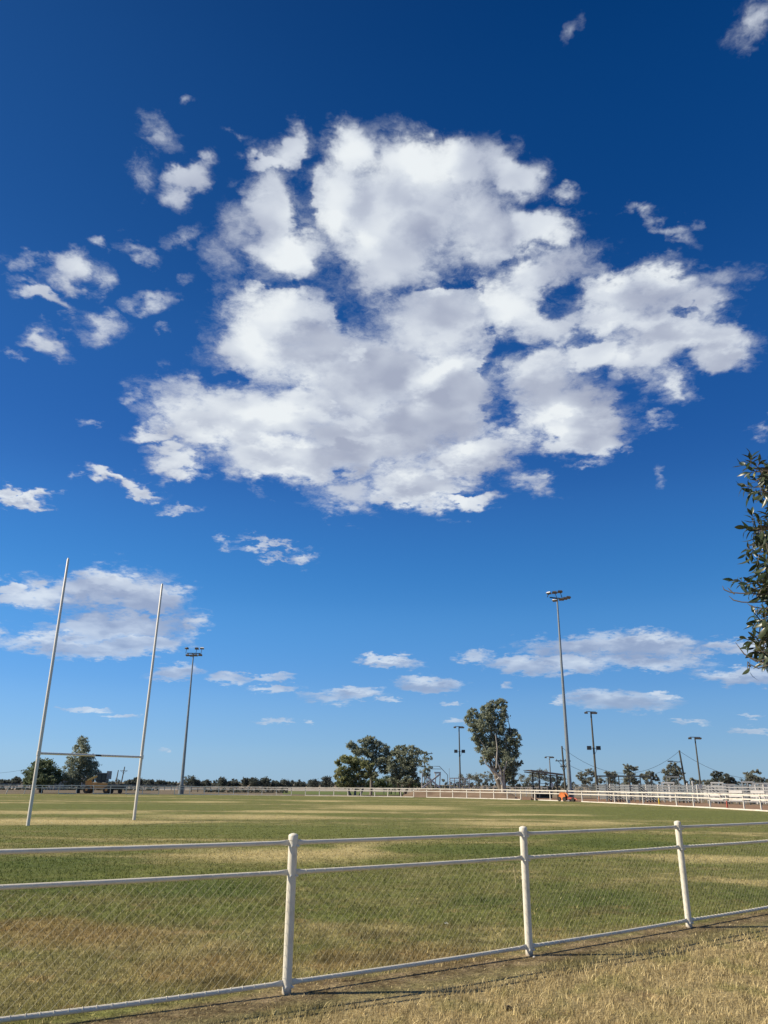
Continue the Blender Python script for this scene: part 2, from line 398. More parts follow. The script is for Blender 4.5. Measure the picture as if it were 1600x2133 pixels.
# ------------------------------------------------------------------ materials
class NT:
    def __init__(self, name):
        self.m = bpy.data.materials.new(name); self.m.use_nodes = True
        self.nt = self.m.node_tree; self.N = self.nt.nodes; self.L = self.nt.links
        self.b = self.N['Principled BSDF']
    def set(self, node, i, v):
        if v is None: return
        if hasattr(v, 'is_output'): self.L.new(v, node.inputs[i])
        else: node.inputs[i].default_value = v
    def math(self, op, a, b=None, c=None, clamp=False):
        n = self.N.new('ShaderNodeMath'); n.operation = op; n.use_clamp = clamp
        self.set(n, 0, a); self.set(n, 1, b); self.set(n, 2, c); return n.outputs[0]
    def vmath(self, op, a, b=None, c=None):
        n = self.N.new('ShaderNodeVectorMath'); n.operation = op
        self.set(n, 0, a); self.set(n, 1, b)
        if c is not None: self.set(n, 2, c)
        return n.outputs['Value'] if op in ('DOT_PRODUCT', 'LENGTH') else n.outputs['Vector']
    def noise(self, vec, scale, detail=3, rough=0.5, color=False, dist=0.0):
        n = self.N.new('ShaderNodeTexNoise'); self.set(n, 'Vector', vec)
        n.inputs['Scale'].default_value = scale; n.inputs['Detail'].default_value = detail
        n.inputs['Roughness'].default_value = rough; n.inputs['Distortion'].default_value = dist
        return n.outputs['Color' if color else 'Fac']
    def smooth(self, x, a, b, o0=0.0, o1=1.0, kind='SMOOTHSTEP'):
        n = self.N.new('ShaderNodeMapRange'); n.interpolation_type = kind
        self.set(n, 0, x); self.set(n, 1, a); self.set(n, 2, b); self.set(n, 3, o0); self.set(n, 4, o1); return n.outputs[0]
    def mix(self, f, a, b, mode='MIX'):
        n = self.N.new('ShaderNodeMix'); n.data_type = 'RGBA'; n.blend_type = mode
        self.set(n, 0, f); self.set(n, 6, a if hasattr(a, 'is_output') else tuple(a) + (1,)); self.set(n, 7, b if hasattr(b, 'is_output') else tuple(b) + (1,))
        return n.outputs[2]
    def obj(self):
        return self.N.new('ShaderNodeTexCoord').outputs['Object']
    def pos(self):
        return self.N.new('ShaderNodeNewGeometry').outputs['Position']
    def bump(self, h, dist=0.01, strength=0.5):
        n = self.N.new('ShaderNodeBump'); self.set(n, 'Height', h); n.inputs['Distance'].default_value = dist
        n.inputs['Strength'].default_value = strength; self.L.new(n.outputs[0], self.b.inputs['Normal'])
    def rnd(self):
        return self.N.new('ShaderNodeObjectInfo').outputs['Random']
def surface(name, col, rough=0.6, metal=0.0, dirt=None, dirt_scale=3.0, dirt_amt=0.5, fine=0.12, fine_scale=40, bump=0.0, spec=0.5):
    t = NT(name); p = t.obj()
    c = t.mix(t.math('MULTIPLY', t.noise(p, fine_scale, 3), fine * 2), col, tuple(v * 0.6 for v in col))
    if dirt: c = t.mix(t.math('MULTIPLY', t.smooth(t.noise(p, dirt_scale, 5, 0.62), 0.46, 0.72), dirt_amt), c, dirt)
    t.set(t.b, 'Base Color', c)
    t.set(t.b, 'Roughness', t.math('MULTIPLY_ADD', t.noise(p, fine_scale * 0.6, 2), 0.25, rough - 0.12))
    t.b.inputs['Metallic'].default_value = metal
    t.b.inputs['Specular IOR Level'].default_value = spec
    if bump: t.bump(t.noise(p, fine_scale * 2, 3), 0.01, bump)
    return t.m
M_WHITE = surface('white_paint', (0.78, 0.73, 0.60), 0.5, dirt=(0.33, 0.28, 0.2), dirt_scale=6.0, dirt_amt=0.35, fine=0.12, bump=0.08)
M_RAILW = surface('white_rail_paint', (0.76, 0.70, 0.60), 0.55, dirt=(0.40, 0.33, 0.25), dirt_scale=1.2, dirt_amt=0.5)
def grime(mat_):
    # soil splashed up the lowest part, a few rust specks and scuffs
    nt = mat_.node_tree; b = nt.nodes['Principled BSDF']; src = b.inputs['Base Color'].links[0].from_socket
    t = NT.__new__(NT); t.m, t.nt, t.N, t.L, t.b = mat_, nt, nt.nodes, nt.links, b
    p = t.obj(); sx = t.N.new('ShaderNodeSeparateXYZ'); t.L.new(p, sx.inputs[0])
    low = t.smooth(t.math('ADD', sx.outputs[2], t.math('MULTIPLY', t.noise(p, 18, 3), -0.08)), 0.03, -0.05)
    c = t.mix(t.math('MULTIPLY', low, .75), src, (0.26, 0.19, 0.12))
    c = t.mix(t.smooth(t.noise(p, 26, 4, .7), .68, .74, 0, .7), c, (0.30, 0.20, 0.12))
    c = t.mix(t.smooth(t.noise(t.vmath('MULTIPLY', p, (1, 1, .25)), 60, 2), .62, .75, 0, .35), c, (0.45, 0.42, 0.36))
    t.L.new(c, b.inputs['Base Color'])
grime(M_WHITE)
M_BOLT = surface('painted_bolt', (0.72, 0.70, 0.62), 0.35)
M_GALV = surface('galvanised_steel', (0.30, 0.32, 0.32), 0.42, metal=0.5, dirt=(0.17, 0.18, 0.18), dirt_scale=1.5, dirt_amt=0.5)
M_WIRE = surface('galvanised_wire', (0.31, 0.29, 0.20), 0.6, metal=0.0)
M_WIREW = surface('white_coated_wire', (0.78, 0.74, 0.60), 0.5)
M_GOAL = surface('goal_paint', (0.78, 0.73, 0.64), 0.4, dirt=(0.4, 0.37, 0.32), dirt_scale=0.8, dirt_amt=0.3)
M_DARKST = surface('dark_painted_steel', (0.05, 0.055, 0.055), 0.5, metal=0.2)
M_GREYST = surface('grey_painted_steel', (0.22, 0.235, 0.235), 0.5, metal=0.2, dirt=(0.14, 0.12, 0.1), dirt_amt=0.4)
M_TIMBERP = surface('weathered_timber_pole', (0.10, 0.095, 0.075), 0.85, dirt=(0.05, 0.06, 0.04), dirt_amt=0.6)
M_LAMP = surface('floodlight_housing', (0.10, 0.10, 0.10), 0.5, metal=0.3)
M_LAMPW = surface('white_floodlight_housing', (0.72, 0.72, 0.70), 0.35)
M_LAMPGLASS = surface('floodlight_glass', (0.16, 0.16, 0.16), 0.12)
M_YELLOW = surface('yellow_paint', (0.72, 0.50, 0.03), 0.5)
M_REDP = surface('red_paint', (0.50, 0.10, 0.06), 0.6)
M_PEACH = surface('faded_peach_paint', (0.55, 0.30, 0.20), 0.6)
M_ORANGE = surface('orange_plastic', (0.72, 0.20, 0.05), 0.5, dirt=(0.45, 0.2, 0.1), dirt_amt=0.4)
M_OCHRE = surface('ochre_machine_paint', (0.42, 0.22, 0.06), 0.55, dirt=(0.22, 0.13, 0.07), dirt_amt=0.6)
M_OCHREL = surface('faded_yellow_paint', (0.50, 0.36, 0.12), 0.6)
M_RUBBER = surface('black_rubber', (0.025, 0.024, 0.022), 0.85, dirt=(0.1, 0.08, 0.06), dirt_amt=0.5)
M_BLACKP = surface('black_paint', (0.018, 0.02, 0.02), 0.45)
M_CABGLASS = surface('dark_cab_glass', (0.012, 0.018, 0.018), 0.1)
M_SHEET = surface('pale_sheet_metal', (0.38, 0.38, 0.37), 0.5, metal=0.2, dirt=(0.3, 0.24, 0.2), dirt_amt=0.4)
M_BOARD = surface('white_painted_board', (0.56, 0.55, 0.52), 0.6, dirt=(0.36, 0.3, 0.24), dirt_scale=2.0, dirt_amt=0.6)
M_STRAW = surface('dry_straw', (0.62, 0.52, 0.28), 0.8)
M_LITTER = surface('white_litter', (0.8, 0.8, 0.76), 0.7)
M_CABLE = surface('cable_black', (0.03, 0.03, 0.033), 0.6)

# ------------------------------------------------------------------ the ground
P1, P2, P3 = gnd(597, 2070), gnd(1103, 1990), gnd(1436, 1932)
FDIR = (P3 - P1).normalized(); FNRM = Vector((FDIR.y, -FDIR.x, 0))      # FNRM points to the camera's side
HZ = lambda x: 1634 + (x - 800) * 0.0088
# far perimeter fence: distance by bearing
FD = [(-400, 112), (-60, 117), (100, 118), (300, 117), (500, 115), (700, 112), (900, 106.5), (1000, 102), (1100, 96.5), (1200, 90), (1300, 82.5), (1400, 75.5), (1500, 69.5), (1600, 64), (1750, 57), (2050, 47), (2500, 39)]
def fence_dist(x):
    xs = [a for a, _ in FD]; i = max(0, min(len(FD) - 2, int(np.searchsorted(xs, x)) - 1))
    g = lambda k: FD[max(0, min(len(FD) - 1, k))]
    x0, y0 = g(i); x1, y1 = g(i + 1); t = (x - x0) / (x1 - x0)
    m0 = (g(i+1)[1] - g(i-1)[1]) / (g(i+1)[0] - g(i-1)[0]) * (x1 - x0); m1 = (g(i+2)[1] - g(i)[1]) / (g(i+2)[0] - g(i)[0]) * (x1 - x0)
    return (2*t**3 - 3*t*t + 1)*y0 + (t**3 - 2*t*t + t)*m0 + (-2*t**3 + 3*t*t)*y1 + (t**3 - t*t)*m1
def fence_pt(x, z=0.0, off=0.0): return at_dist(x, fence_dist(x) + off, z)

def turf_colour(t, pos):
    """colour of grass and soil by place, shared by the ground sheet and the blades"""
    flat = t.vmath('MULTIPLY', pos, (1, 1, 0))
    sx = t.N.new('ShaderNodeSeparateXYZ'); t.L.new(flat, sx.inputs[0])
    warp = t.vmath('SUBTRACT', t.noise(flat, 0.35, 4, 0.6, color=True), (0.5, 0.5, 0.5))
    dist = t.math('SUBTRACT', sx.outputs[1], 6.0)
    warp_s = t.smooth(dist, 0, 60, 1.3, 7.0, 'LINEAR')
    n = t.N.new('ShaderNodeVectorMath'); n.operation = 'SCALE'; t.L.new(warp, n.inputs[0]); t.L.new(warp_s, n.inputs['Scale'])
    W = t.vmath('MULTIPLY', t.vmath('ADD', flat, n.outputs[0]), (1, 1, 0))
    # long soft streaks across the field
    st = t.noise(t.vmath('MULTIPLY', flat, (0.22, 1.0, 1)), 0.19, 5, 0.6)
    st2 = t.noise(flat, 0.9, 4, 0.62)
    st3 = t.noise(flat, 7.0, 4, 0.65)
    GREEN, DEEP, OLIVE, TAN, PALE, BROWN, DRY = (0.168,0.188,0.055), (0.118,0.150,0.042), (0.25,0.225,0.090), (0.57,0.47,0.225), (0.42,0.37,0.19), (0.29,0.20,0.085), (0.34,0.275,0.125)
    mixv = t.math('ADD', t.math('MULTIPLY', st, 0.75), t.math('MULTIPLY', st2, 0.35))
    c = t.mix(t.smooth(mixv, 0.46, 0.68), GREEN, OLIVE)
    c = t.mix(t.smooth(mixv, 0.57, 0.72, 0, 0.8), c, TAN)
    def patch(px, py, rx, ry):
        ctr = gnd(px, py); ex = abs(gnd(px + rx, py).x - ctr.x); ey = abs(gnd(px, py - ry).y - gnd(px, py + ry).y) / 2
        q = t.vmath('MULTIPLY_ADD', W, (1/ex, 1/ey, 0), (-ctr.x/ex, -ctr.y/ey, 0))
        return t.vmath('DOT_PRODUCT', q, q)
    def patches(lst, edge=1.25):
        acc = None
        for b in lst:
            v = patch(*b); acc = v if acc is None else t.math('SMOOTH_MIN', acc, v, 0.3)
        return t.smooth(t.math('MULTIPLY_ADD', st2, 0.9, acc), 1.45 + edge * 0.5, 1.45 - edge)
    c = t.mix(patches([(100,1680,500,7),(560,1722,420,9),(950,1770,170,14),(1300,1757,160,16),(1480,1700,300,12),(900,1742,250,9),(1100,1740,260,8),(520,1735,300,9),(1250,1700,300,9),(1200,1685,260,6),(1400,1690,200,7)]), c, GREEN)
    c = t.mix(patches([(90,1800,220,28),(1040,1775,150,18),(420,1852,190,22),(1230,1870,170,28),(1000,1875,120,18),(1300,1757,140,11),(1560,1860,130,25),(60,1845,180,22)]), c, DEEP)
    c = t.mix(t.math('MULTIPLY', patches([(500,1701,230,6),(820,1682,150,5),(130,1692,230,4),(110,1712,270,6),(620,1690,140,3),(1080,1716,170,5),(1240,1714,90,4),(1110,1697,130,2.5),(560,1780,210,17),(730,1772,80,20),(300,1764,150,8),(1500,1788,160,9),(680,1669,70,1.6),(430,1670,90,1.8)]), 0.85), c, TAN)
    c = t.mix(t.math('MULTIPLY', patches([(200,1945,190,30),(90,1930,130,26),(870,1990,190,22),(450,2010,170,40),(700,1990,90,28)]), 0.75), c, BROWN)
    c = t.mix(t.math('MULTIPLY', patches([(350,2030,330,60),(100,2040,260,70),(760,1945,130,18),(330,1975,200,26)]), 0.5), c, DRY)
    nearf = t.smooth(sx.outputs[1], 16.0, 9.0)
    dk = t.smooth(t.math('ADD', t.noise(flat, 1.1, 4, 0.65), t.math('MULTIPLY', patches([(860,1965,230,45),(420,2045,200,30),(1180,1890,160,20),(250,1985,90,16)]), 0.10)), 0.54, 0.70, 0, 0.75)
    c = t.mix(t.math('MULTIPLY', dk, nearf), c, (0.15,0.125,0.055))
    rd = t.smooth(t.noise(flat, 2.3, 3, 0.6), 0.54, 0.72, 0, 0.6)
    c = t.mix(t.math('MULTIPLY', rd, nearf), c, (0.36,0.25,0.11))
    # near the fence line: trampled soil, then dry grass on the camera's side
    d = t.math('SUBTRACT', t.vmath('DOT_PRODUCT', flat, tuple(FNRM)), FNRM.dot(P1))
    dw = t.math('ADD', d, t.math('MULTIPLY', t.math('SUBTRACT', st2, 0.5), 0.9))
    near = t.smooth(dw, 0.25, 0.75)
    dry = t.mix(t.smooth(t.noise(flat, 1.7, 4, 0.6), 0.48, 0.66), (0.41,0.33,0.17), (0.26,0.23,0.10))
    dry = t.mix(t.smooth(t.noise(flat, 2.6, 4, 0.6), 0.58, 0.70, 0, 0.7), dry, (0.27,0.19,0.11))
    c = t.mix(near, c, dry)
    soil = t.mix(t.smooth(t.noise(flat, 2.2, 5, 0.65), 0.42, 0.62), (0.17,0.12,0.07), (0.36,0.27,0.165))
    soil = t.mix(t.smooth(t.noise(flat, 14.0, 5, 0.7), 0.45, 0.62, 0, 0.75), soil, (0.26,0.205,0.11))
    band = t.math('MULTIPLY', t.smooth(dw, -0.30, 0.0), t.smooth(dw, 0.62, 0.15))
    c = t.mix(t.math('MULTIPLY', band, 0.85), c, soil)
    # fine mottling
    k = t.math('MULTIPLY', t.smooth(st3, 0.3, 0.7, 0.62, 1.30, 'LINEAR'), t.smooth(t.noise(flat, 1.7, 3, 0.6), 0.3, 0.7, 0.82, 1.14, 'LINEAR'))
    cc = t.N.new('ShaderNodeCombineXYZ')
    for i in range(3): t.L.new(k, cc.inputs[i])
    return t.vmath('MULTIPLY', c, cc.outputs[0]), d, band
def mat_field():
    t = NT('turf'); p = t.pos()
    c, d, band = turf_colour(t, p)
    fl = t.vmath('MULTIPLY', p, (1, 1, 0))
    h1 = t.noise(fl, 22.0, 4, 0.7); h2 = t.noise(fl, 2.2, 3, 0.5)
    g = t.smooth(h1, 0.35, 0.68, 0.6, 1.2, 'LINEAR')
    cc = t.N.new('ShaderNodeCombineXYZ')
    for i in range(3): t.L.new(g, cc.inputs[i])
    t.set(t.b, 'Base Color', t.vmath('MULTIPLY', c, cc.outputs[0]))
    t.b.inputs['Roughness'].default_value = 0.95; t.b.inputs['Specular IOR Level'].default_value = 0.1
    t.bump(t.math('ADD', h1, t.math('MULTIPLY', h2, 2.0)), 0.03, 0.8)
    return t.m
def mat_blades():
    t = NT('grass_blade'); p = t.pos()
    c, d, band = turf_colour(t, p)
    a = t.N.new('ShaderNodeAttribute'); a.attribute_name = 'tone'
    dry = t.smooth(a.outputs['Fac'], 0.55, 1.0, 0.0, 0.55)
    c = t.mix(dry, c, (0.68, 0.57, 0.31))
    g = t.smooth(a.outputs['Fac'], 0.0, 1.0, 0.75, 1.7, 'LINEAR')
    cc = t.N.new('ShaderNodeCombineXYZ')
    for i in range(3): t.L.new(g, cc.inputs[i])
    c = t.vmath('MULTIPLY', c, cc.outputs[0])
    dif = t.N.new('ShaderNodeBsdfDiffuse'); t.L.new(c, dif.inputs[0])
    tr = t.N.new('ShaderNodeBsdfTranslucent'); t.L.new(c, tr.inputs[0])
    mx = t.N.new('ShaderNodeMixShader'); mx.inputs[0].default_value = 0.35
    t.L.new(dif.outputs[0], mx.inputs[1]); t.L.new(tr.outputs[0], mx.inputs[2])
    t.L.new(mx.outputs[0], t.N['Material Output'].inputs[0])
    return t.m
def mat_dirt(name, a, b, c, scale):
    t = NT(name); p = t.vmath('MULTIPLY', t.pos(), (1, 1, 0))
    col = t.mix(t.smooth(t.noise(p, scale, 5, 0.6), 0.38, 0.64), a, b)
    col = t.mix(t.smooth(t.noise(t.vmath('MULTIPLY', p, (0.4, 1, 1)), scale * 3, 4, 0.6), 0.5, 0.75, 0, 0.7), col, c)
    t.set(t.b, 'Base Color', col); t.b.inputs['Roughness'].default_value = 0.95; t.b.inputs['Specular IOR Level'].default_value = 0.1
    t.bump(t.noise(p, scale * 30, 3), 0.05, 0.5)
    return t.m
def track_mat():
    t = NT('red_track_dirt'); p = t.vmath('MULTIPLY', t.pos(), (1, 1, 0))
    sx = t.N.new('ShaderNodeSeparateXYZ'); t.L.new(p, sx.inputs[0])
    red = t.mix(t.smooth(t.noise(p, .05, 5, .6), .38, .64), (0.235,0.14,0.085), (0.26,0.175,0.115))
    brn = t.mix(t.smooth(t.noise(p, .04, 5, .6), .38, .64), (0.145,0.12,0.08), (0.19,0.155,0.105))
    col = t.mix(t.smooth(t.math('ADD', sx.outputs[0], t.math('MULTIPLY', t.noise(p, .03, 2), 14)), 2, 26), brn, red)
    col = t.mix(t.smooth(t.noise(t.vmath('MULTIPLY', p, (.3, 1, 1)), .16, 4, .6), .5, .75, 0, .6), col, (0.15,0.115,0.075))
    t.set(t.b, 'Base Color', col); t.b.inputs['Roughness'].default_value = .95; t.b.inputs['Specular IOR Level'].default_value = .1
    t.bump(t.noise(p, 1.5, 3), .05, .5); return t.m
def sheet(name, ring, z, mat):
    mb = MB(); mb.add([(p[0], p[1], z) for p in ring], [tuple(range(len(ring)))])
    o = mb.build(name, mat); o['kind'] = 'structure'; return o
# the plain, out to the horizon
sheet('ground', [(-4500, -300), (4500, -300), (4500, 4500), (-4500, 4500)], -0.012, mat_dirt('dry_plain', (0.20,0.16,0.105), (0.25,0.20,0.13), (0.14,0.125,0.075), 0.02))
# playing field and the grass on both sides of the near fence
edge = [fence_pt(x, 0) for x in range(-400, 2501, 50)]
ring = [(p.x, p.y) for p in edge] + [(60, -40), (-80, -40)]
sheet('playing_field', ring, 0.0, mat_field())
# red dirt track outside the far fence
inner = [fence_pt(x, 0, 0.0) for x in range(-400, 2501, 50)]
def track_out(x): return 60 if x < 400 else (60 - (x - 400) / 500 * 30 if x < 900 else 30 - min(1, (x - 900) / 600) * 8)
outer = [fence_pt(x, 0, track_out(x)) for x in range(-400, 2501, 50)]
mb = MB(); n = len(inner)
mb.add([(p.x, p.y, -0.006) for p in inner + outer], [(i, i+1, n+i+1, n+i) for i in range(n-1)])
o = mb.build('dirt_track', track_mat()); o['kind'] = 'structure'
# low mounded edge of spoil behind the fence
rr = random.Random(3); mb = MB(); rows = []
xs = list(range(840, 1080, 8))
for j, (off, h) in enumerate(((4, 0), (7, 0.35), (10, 0.85), (14, 0.95), (18, 0.5), (22, 0.0))):
    rows.append([fence_pt(x, max(0.0, h * (0.75 + 0.35 * rr.random()) * min(1, (x - 832) / 40, (1088 - x) / 40)) - 0.01, off) for x in xs])
vs_ = [p for r_ in rows for p in r_]; m_ = len(xs)
mb.add(vs_, [(j*m_+i, j*m_+i+1, (j+1)*m_+i+1, (j+1)*m_+i) for j in range(5) for i in range(m_-1)], True)
o = mb.build('dirt_mound', mat_dirt('mound_dirt', (0.19,0.135,0.09), (0.24,0.175,0.12), (0.14,0.105,0.07), 0.3)); o['kind'] = 'structure'
# grey-green rough grass on the far side, left
mb = MB()
def paddock(x0, x1, d0, d1, z, name, mat):
    xs = np.linspace(x0, x1, 24); a = [at_dist(x, d0) for x in xs]; b = [at_dist(x, d1) for x in xs]
    sheet(name, [(p.x, p.y) for p in a] + [(p.x, p.y) for p in b[::-1]], z, mat)
paddock(-300, 900, 185, 330, -0.004, 'paddock', mat_dirt('bleached_paddock_grass', (0.30,0.27,0.22), (0.36,0.32,0.27), (0.22,0.195,0.15), 0.05))
paddock(590, 840, 128, 180, 0.004, 'green_verge', mat_dirt('verge_grass', (0.10,0.15,0.04), (0.15,0.17,0.06), (0.2,0.18,0.09), 0.08))

# grass blades standing on the near ground
def blades(name, y0, y1, density, seed):
    rng = np.random.default_rng(seed)
    pw = 2.35; e = 2 - pw
    n = int(density * 5.5 ** pw * 1.22 * (y0 ** e - y1 ** e) / -e)
    y = (y0 ** e + rng.random(n) * (y1 ** e - y0 ** e)) ** (1 / e)
    x = rng.uniform(-1, 1, n) * (0.55 * y + 0.6)
    h = 0.041 - 0.0003 * np.minimum(y, 50); w = 0.00085 * np.minimum(y, 22)
    fade = np.clip((y1 - y) / (y1 * 0.55), 0, 1)
    k = rng.random(n) < fade; x, y, h, w = x[k], y[k], h[k], w[k]
    d = x * FNRM.x + y * FNRM.y - FNRM.dot(P1)
    # clumping
    f = np.sin(x * 2.3 + 1.7 * np.sin(y * 1.9)) * np.sin(y * 3.1 + 1.3 * np.sin(x * 2.7)) * 0.5 + 0.5
    f2 = np.sin(x * 9.1 + 2.0 * np.sin(y * 7.3)) * np.sin(y * 11.3 + 1.9 * np.sin(x * 8.3)) * 0.5 + 0.5
    cl = 0.55 + 0.45 * (0.5 * f + 0.5 * f2)
    wob = 0.22 * np.sin(x * 1.3 + 0.8) + 0.12 * np.sin(x * 4.1 + y * 2.0)
    strip = (d > -0.15 + wob * 0.5) & (d < 0.48 + wob)
    keep = rng.random(len(x)) < np.where(strip, 0.55, cl)
    x, y, d, strip, cl, h, w = x[keep], y[keep], d[keep], strip[keep], cl[keep], h[keep], w[keep]
    n = len(x)
    hh = h * rng.uniform(0.45, 1.25, n) * (0.6 + 0.6 * cl) * np.where(d > 0.5, 1.25, 1.0)
    lean = rng.normal(0, 0.45, (n, 2)); lean[:, 0] += 0.15
    lean *= np.where(strip | (rng.random(n) < 0.15), 2.6, 1.0)[:, None]
    hh = np.where(strip, hh * 0.45, hh)
    ang = rng.uniform(0, np.pi, n); ww = w * rng.uniform(0.6, 1.3, n)
    ax = np.stack([np.cos(ang), np.sin(ang), np.zeros(n)], 1) * ww[:, None] * 0.5
    b = np.stack([x, y, np.full(n, -0.004)], 1)
    mid = b + np.stack([lean[:, 0] * hh * 0.35, lean[:, 1] * hh * 0.35, hh * 0.6], 1)
    tip = b + np.stack([lean[:, 0] * hh, lean[:, 1] * hh, hh], 1)
    v = np.stack([b - ax, b + ax, mid + ax * 0.75, mid - ax * 0.75, tip], 1).reshape(-1, 3)
    base = np.arange(n) * 5
    tri = np.stack([base, base+1, base+2, base, base+2, base+3, base+3, base+2, base+4], 1).ravel()
    tone = np.repeat(np.clip(0.40 + rng.normal(0, 0.26, n) * np.clip(1.35 - y / 18, 0.25, 1) + np.where(d > -0.3, 0.14, 0), 0, 1), 5)
    return mesh_np(name, v, tri, 3, M_BLADE, kind='stuff', attrs={'tone': tone})
M_BLADE = mat_blades()
blades('grass', 5.2, 55.0, 5200, 1)

# ------------------------------------------------------------------ near fence: posts, three rails, chain wire
def near_fence():
    t = thing('oval_fence', 'white pipe rail and chain wire fence crossing the foreground grass', 'fence', tuple(P1))
    b0 = gnd(0, 2121, 0.08); b0.z = 0
    P0 = P1 + (b0 - P1).normalized() * 2.76
    Pm = P0 + ((b0 - P1).normalized() * 0.995 + Vector((-0.02, 0.06, 0))).normalized() * 2.76
    d3 = (P3 - P2).normalized(); P4 = P3 + (d3 + Vector((-0.01, 0.012, 0))).normalized() * 2.8; P5 = P4 + (P4 - P3).normalized() * 2.8
    posts = [Pm, P0, P1, P2, P3, P4, P5]
    off = lambda p: Vector(p) - P1
    R = 0.0385
    m = MB(); m.lathe([(R, -0.15), (R, 1.145)], n=20); pm = m.build('post', M_WHITE, t); pme = pm.data
    m = MB(); m.lathe([(R + 0.003, 1.142), (R + 0.003, 1.178), (R + 0.0005, 1.183), (R * 0.85, 1.189), (R * 0.45, 1.195), (0.003, 1.198)], n=20)
    cap = m.build('post_cap', M_WHITE, pm); cme = cap.data
    m = MB(); m.lathe([(0.011, -0.004), (0.011, 0.010), (0.006, 0.012), (0.006, 0.02), (0.002, 0.021)], n=8, axis='Y'); bme = m.build('bolt', M_BOLT, pm); bolt_mesh = bme.data
    COL.objects.unlink(bme); bpy.data.objects.remove(bme)
    HR = (1.122, 0.892, 0.078)
    for i, p in enumerate(posts):
        if i == 0: o = pm; c = cap
        else:
            o = bpy.data.objects.new('post', pme); COL.objects.link(o); o.parent = t
            c = bpy.data.objects.new('post_cap', cme); COL.objects.link(c); c.parent = o
        q = off(p); o.location = q
        o.rotation_euler = (RND.uniform(-.004, .004), RND.uniform(-.004, .004), math.atan2(FDIR.y, FDIR.x))
        for h in HR:
            for s in (-1, 1):
                b = bpy.data.objects.new('bolt', bolt_mesh); COL.objects.link(b); b.parent = o
                b.location = (s * 0.024, -0.032, h - 0.026); b.rotation_euler = (math.pi, 0, s * 0.6)
    for i in range(len(posts) - 1):
        a, b = off(posts[i]), off(posts[i + 1]); d = (b - a); L_ = d.length; d.normalize()
        for k, (nm, r_) in enumerate((('top_rail', 0.0185), ('middle_rail', 0.0185), ('bottom_rail', 0.0185))):
            z = HR[k]; sag = (0.004, 0.010, 0.014)[k] * RND.uniform(0.3, 1.1)
            pts, sq = [], []
            for s in (0.0, 0.035, 0.09, 0.14, 0.3, 0.5, 0.7, 1 - 0.14 / 1, 1 - 0.09, 1 - 0.035, 1.0):
                pass
            for s in (0.01, 0.05, 0.085, 0.13, L_*0.25, L_*0.5, L_*0.75, L_-0.13, L_-0.085, L_-0.05, L_-0.01):
                e = min(s, L_ - s); fl = 1.0 if e > 0.12 else (0.28 + 0.72 * max(0, (e - 0.05)) / 0.07)
                pts.append(a + d * s + Vector((0, 0, z - sag * math.sin(math.pi * s / L_)))); sq.append((fl, 1.0 + (1 - fl) * 0.45))
            m = MB(); m.tube(pts, r_, 12, squash=sq); m.build(nm, M_WHITE, t)
        # chain wire: two families of slanting wires woven with a small kink at each crossing
        pitch, zt, zb = 0.078, HR[1] - 0.012, HR[2] + 0.005; nz = 10; hz = (zt - zb) / nz
        nrm = Vector((d.y, -d.x, 0)); m = MB()
        nw = int(L_ / pitch)
        for k in range(-nz, nw + 1):
            for s in (0, 1):
                pts = []
                for j in range(nz * 2 + 1):
                    u = (k + (j / 2 if s == 0 else nz - j / 2)) * pitch + 0.02
                    if u < 0.03 or u > L_ - 0.03: 
                        continue
                    wv = 0.0022 * (1 if (j + s) % 2 else -1)
                    jit = 0.006 * math.sin(k * 1.7 + j * 0.9) * math.sin(math.pi * j / (nz * 2))
                    pts.append(a + d * (u + jit) + nrm * wv + Vector((0, 0, zb + j * hz / 2)))
                if len(pts) > 1: m.tube(pts, 0.00095, 3, cap=False)
        m.build('chain_wire', M_WIRE, t, kind='stuff')
        # tie wires wrapped round the middle and bottom rails
        m = MB()
        for z, rr_ in ((HR[1], 0.0197), (HR[2], 0.0197)):
            u = 0.13
            while u < L_ - 0.12:
                sag = (0.010 if z > 0.5 else 0.014) * 0.7 * math.sin(math.pi * u / L_)
                ring = []
                for q in range(11):
                    an = 2 * math.pi * q / 10
                    ring.append(a + d * (u + 0.012 * q / 10) + nrm * (math.cos(an) * rr_) + Vector((0, 0, z - sag + math.sin(an) * rr_)))
                m.tube(ring, 0.0018, 4, cap=False)
                u += pitch * RND.uniform(0.92, 1.08) * (1.25 if i < 3 else 1.0)
        m.build('tie_wire', M_WIREW, t, kind='stuff')
    # thin stay pipe against the third post
    q = off(P3); s = FDIR * 0.075 + FNRM * -0.03
    m = MB(); m.tube([q + s * 0.55 + Vector((0, 0, 0.0)), q + s * 1.02 + Vector((0, 0, 0.86)), q + s * 1.0 + Vector((0, 0, 1.02))], [0.012, 0.012, 0.012], 8); m.build('stay_pipe', M_WHITE, t)
    m = MB(); m.bar(q + FDIR * 0.03 + Vector((0, 0, 1.10)), q + s * 0.9 + Vector((0, 0, 0.985)), 0.008, 0.02); m.build('stay_strap', M_GREYST, t)
    # straw caught in the wire next to the middle post
    m = MB(); c = P2 - FDIR * 0.10 + Vector((0, 0, 0.745)) + FNRM * 0.012
    R_ = lambda u, v: c + FDIR * u + Vector((0, 0, v))
    for pts in ([R_(-.085, .075), R_(-.05, .03), R_(-.0, -.045)], [R_(-.085, .07), R_(-.04, .01), R_(.025, -.06)], [R_(-.085, .075), R_(-.07, .0), R_(-.06, -.06), R_(-.065, -.12)], [R_(-.02, -.05), R_(.03, -.065), R_(.05, -.045)], [R_(.02, -.055), R_(.035, .0)]):
        m.tube(pts, [0.0028] * (len(pts) - 1) + [0.0012], 4)
    o = m.build('straw_wisp', M_STRAW); tag(o, 'pale straw stalks caught in the chain wire left of the middle post', 'straw')
near_fence()

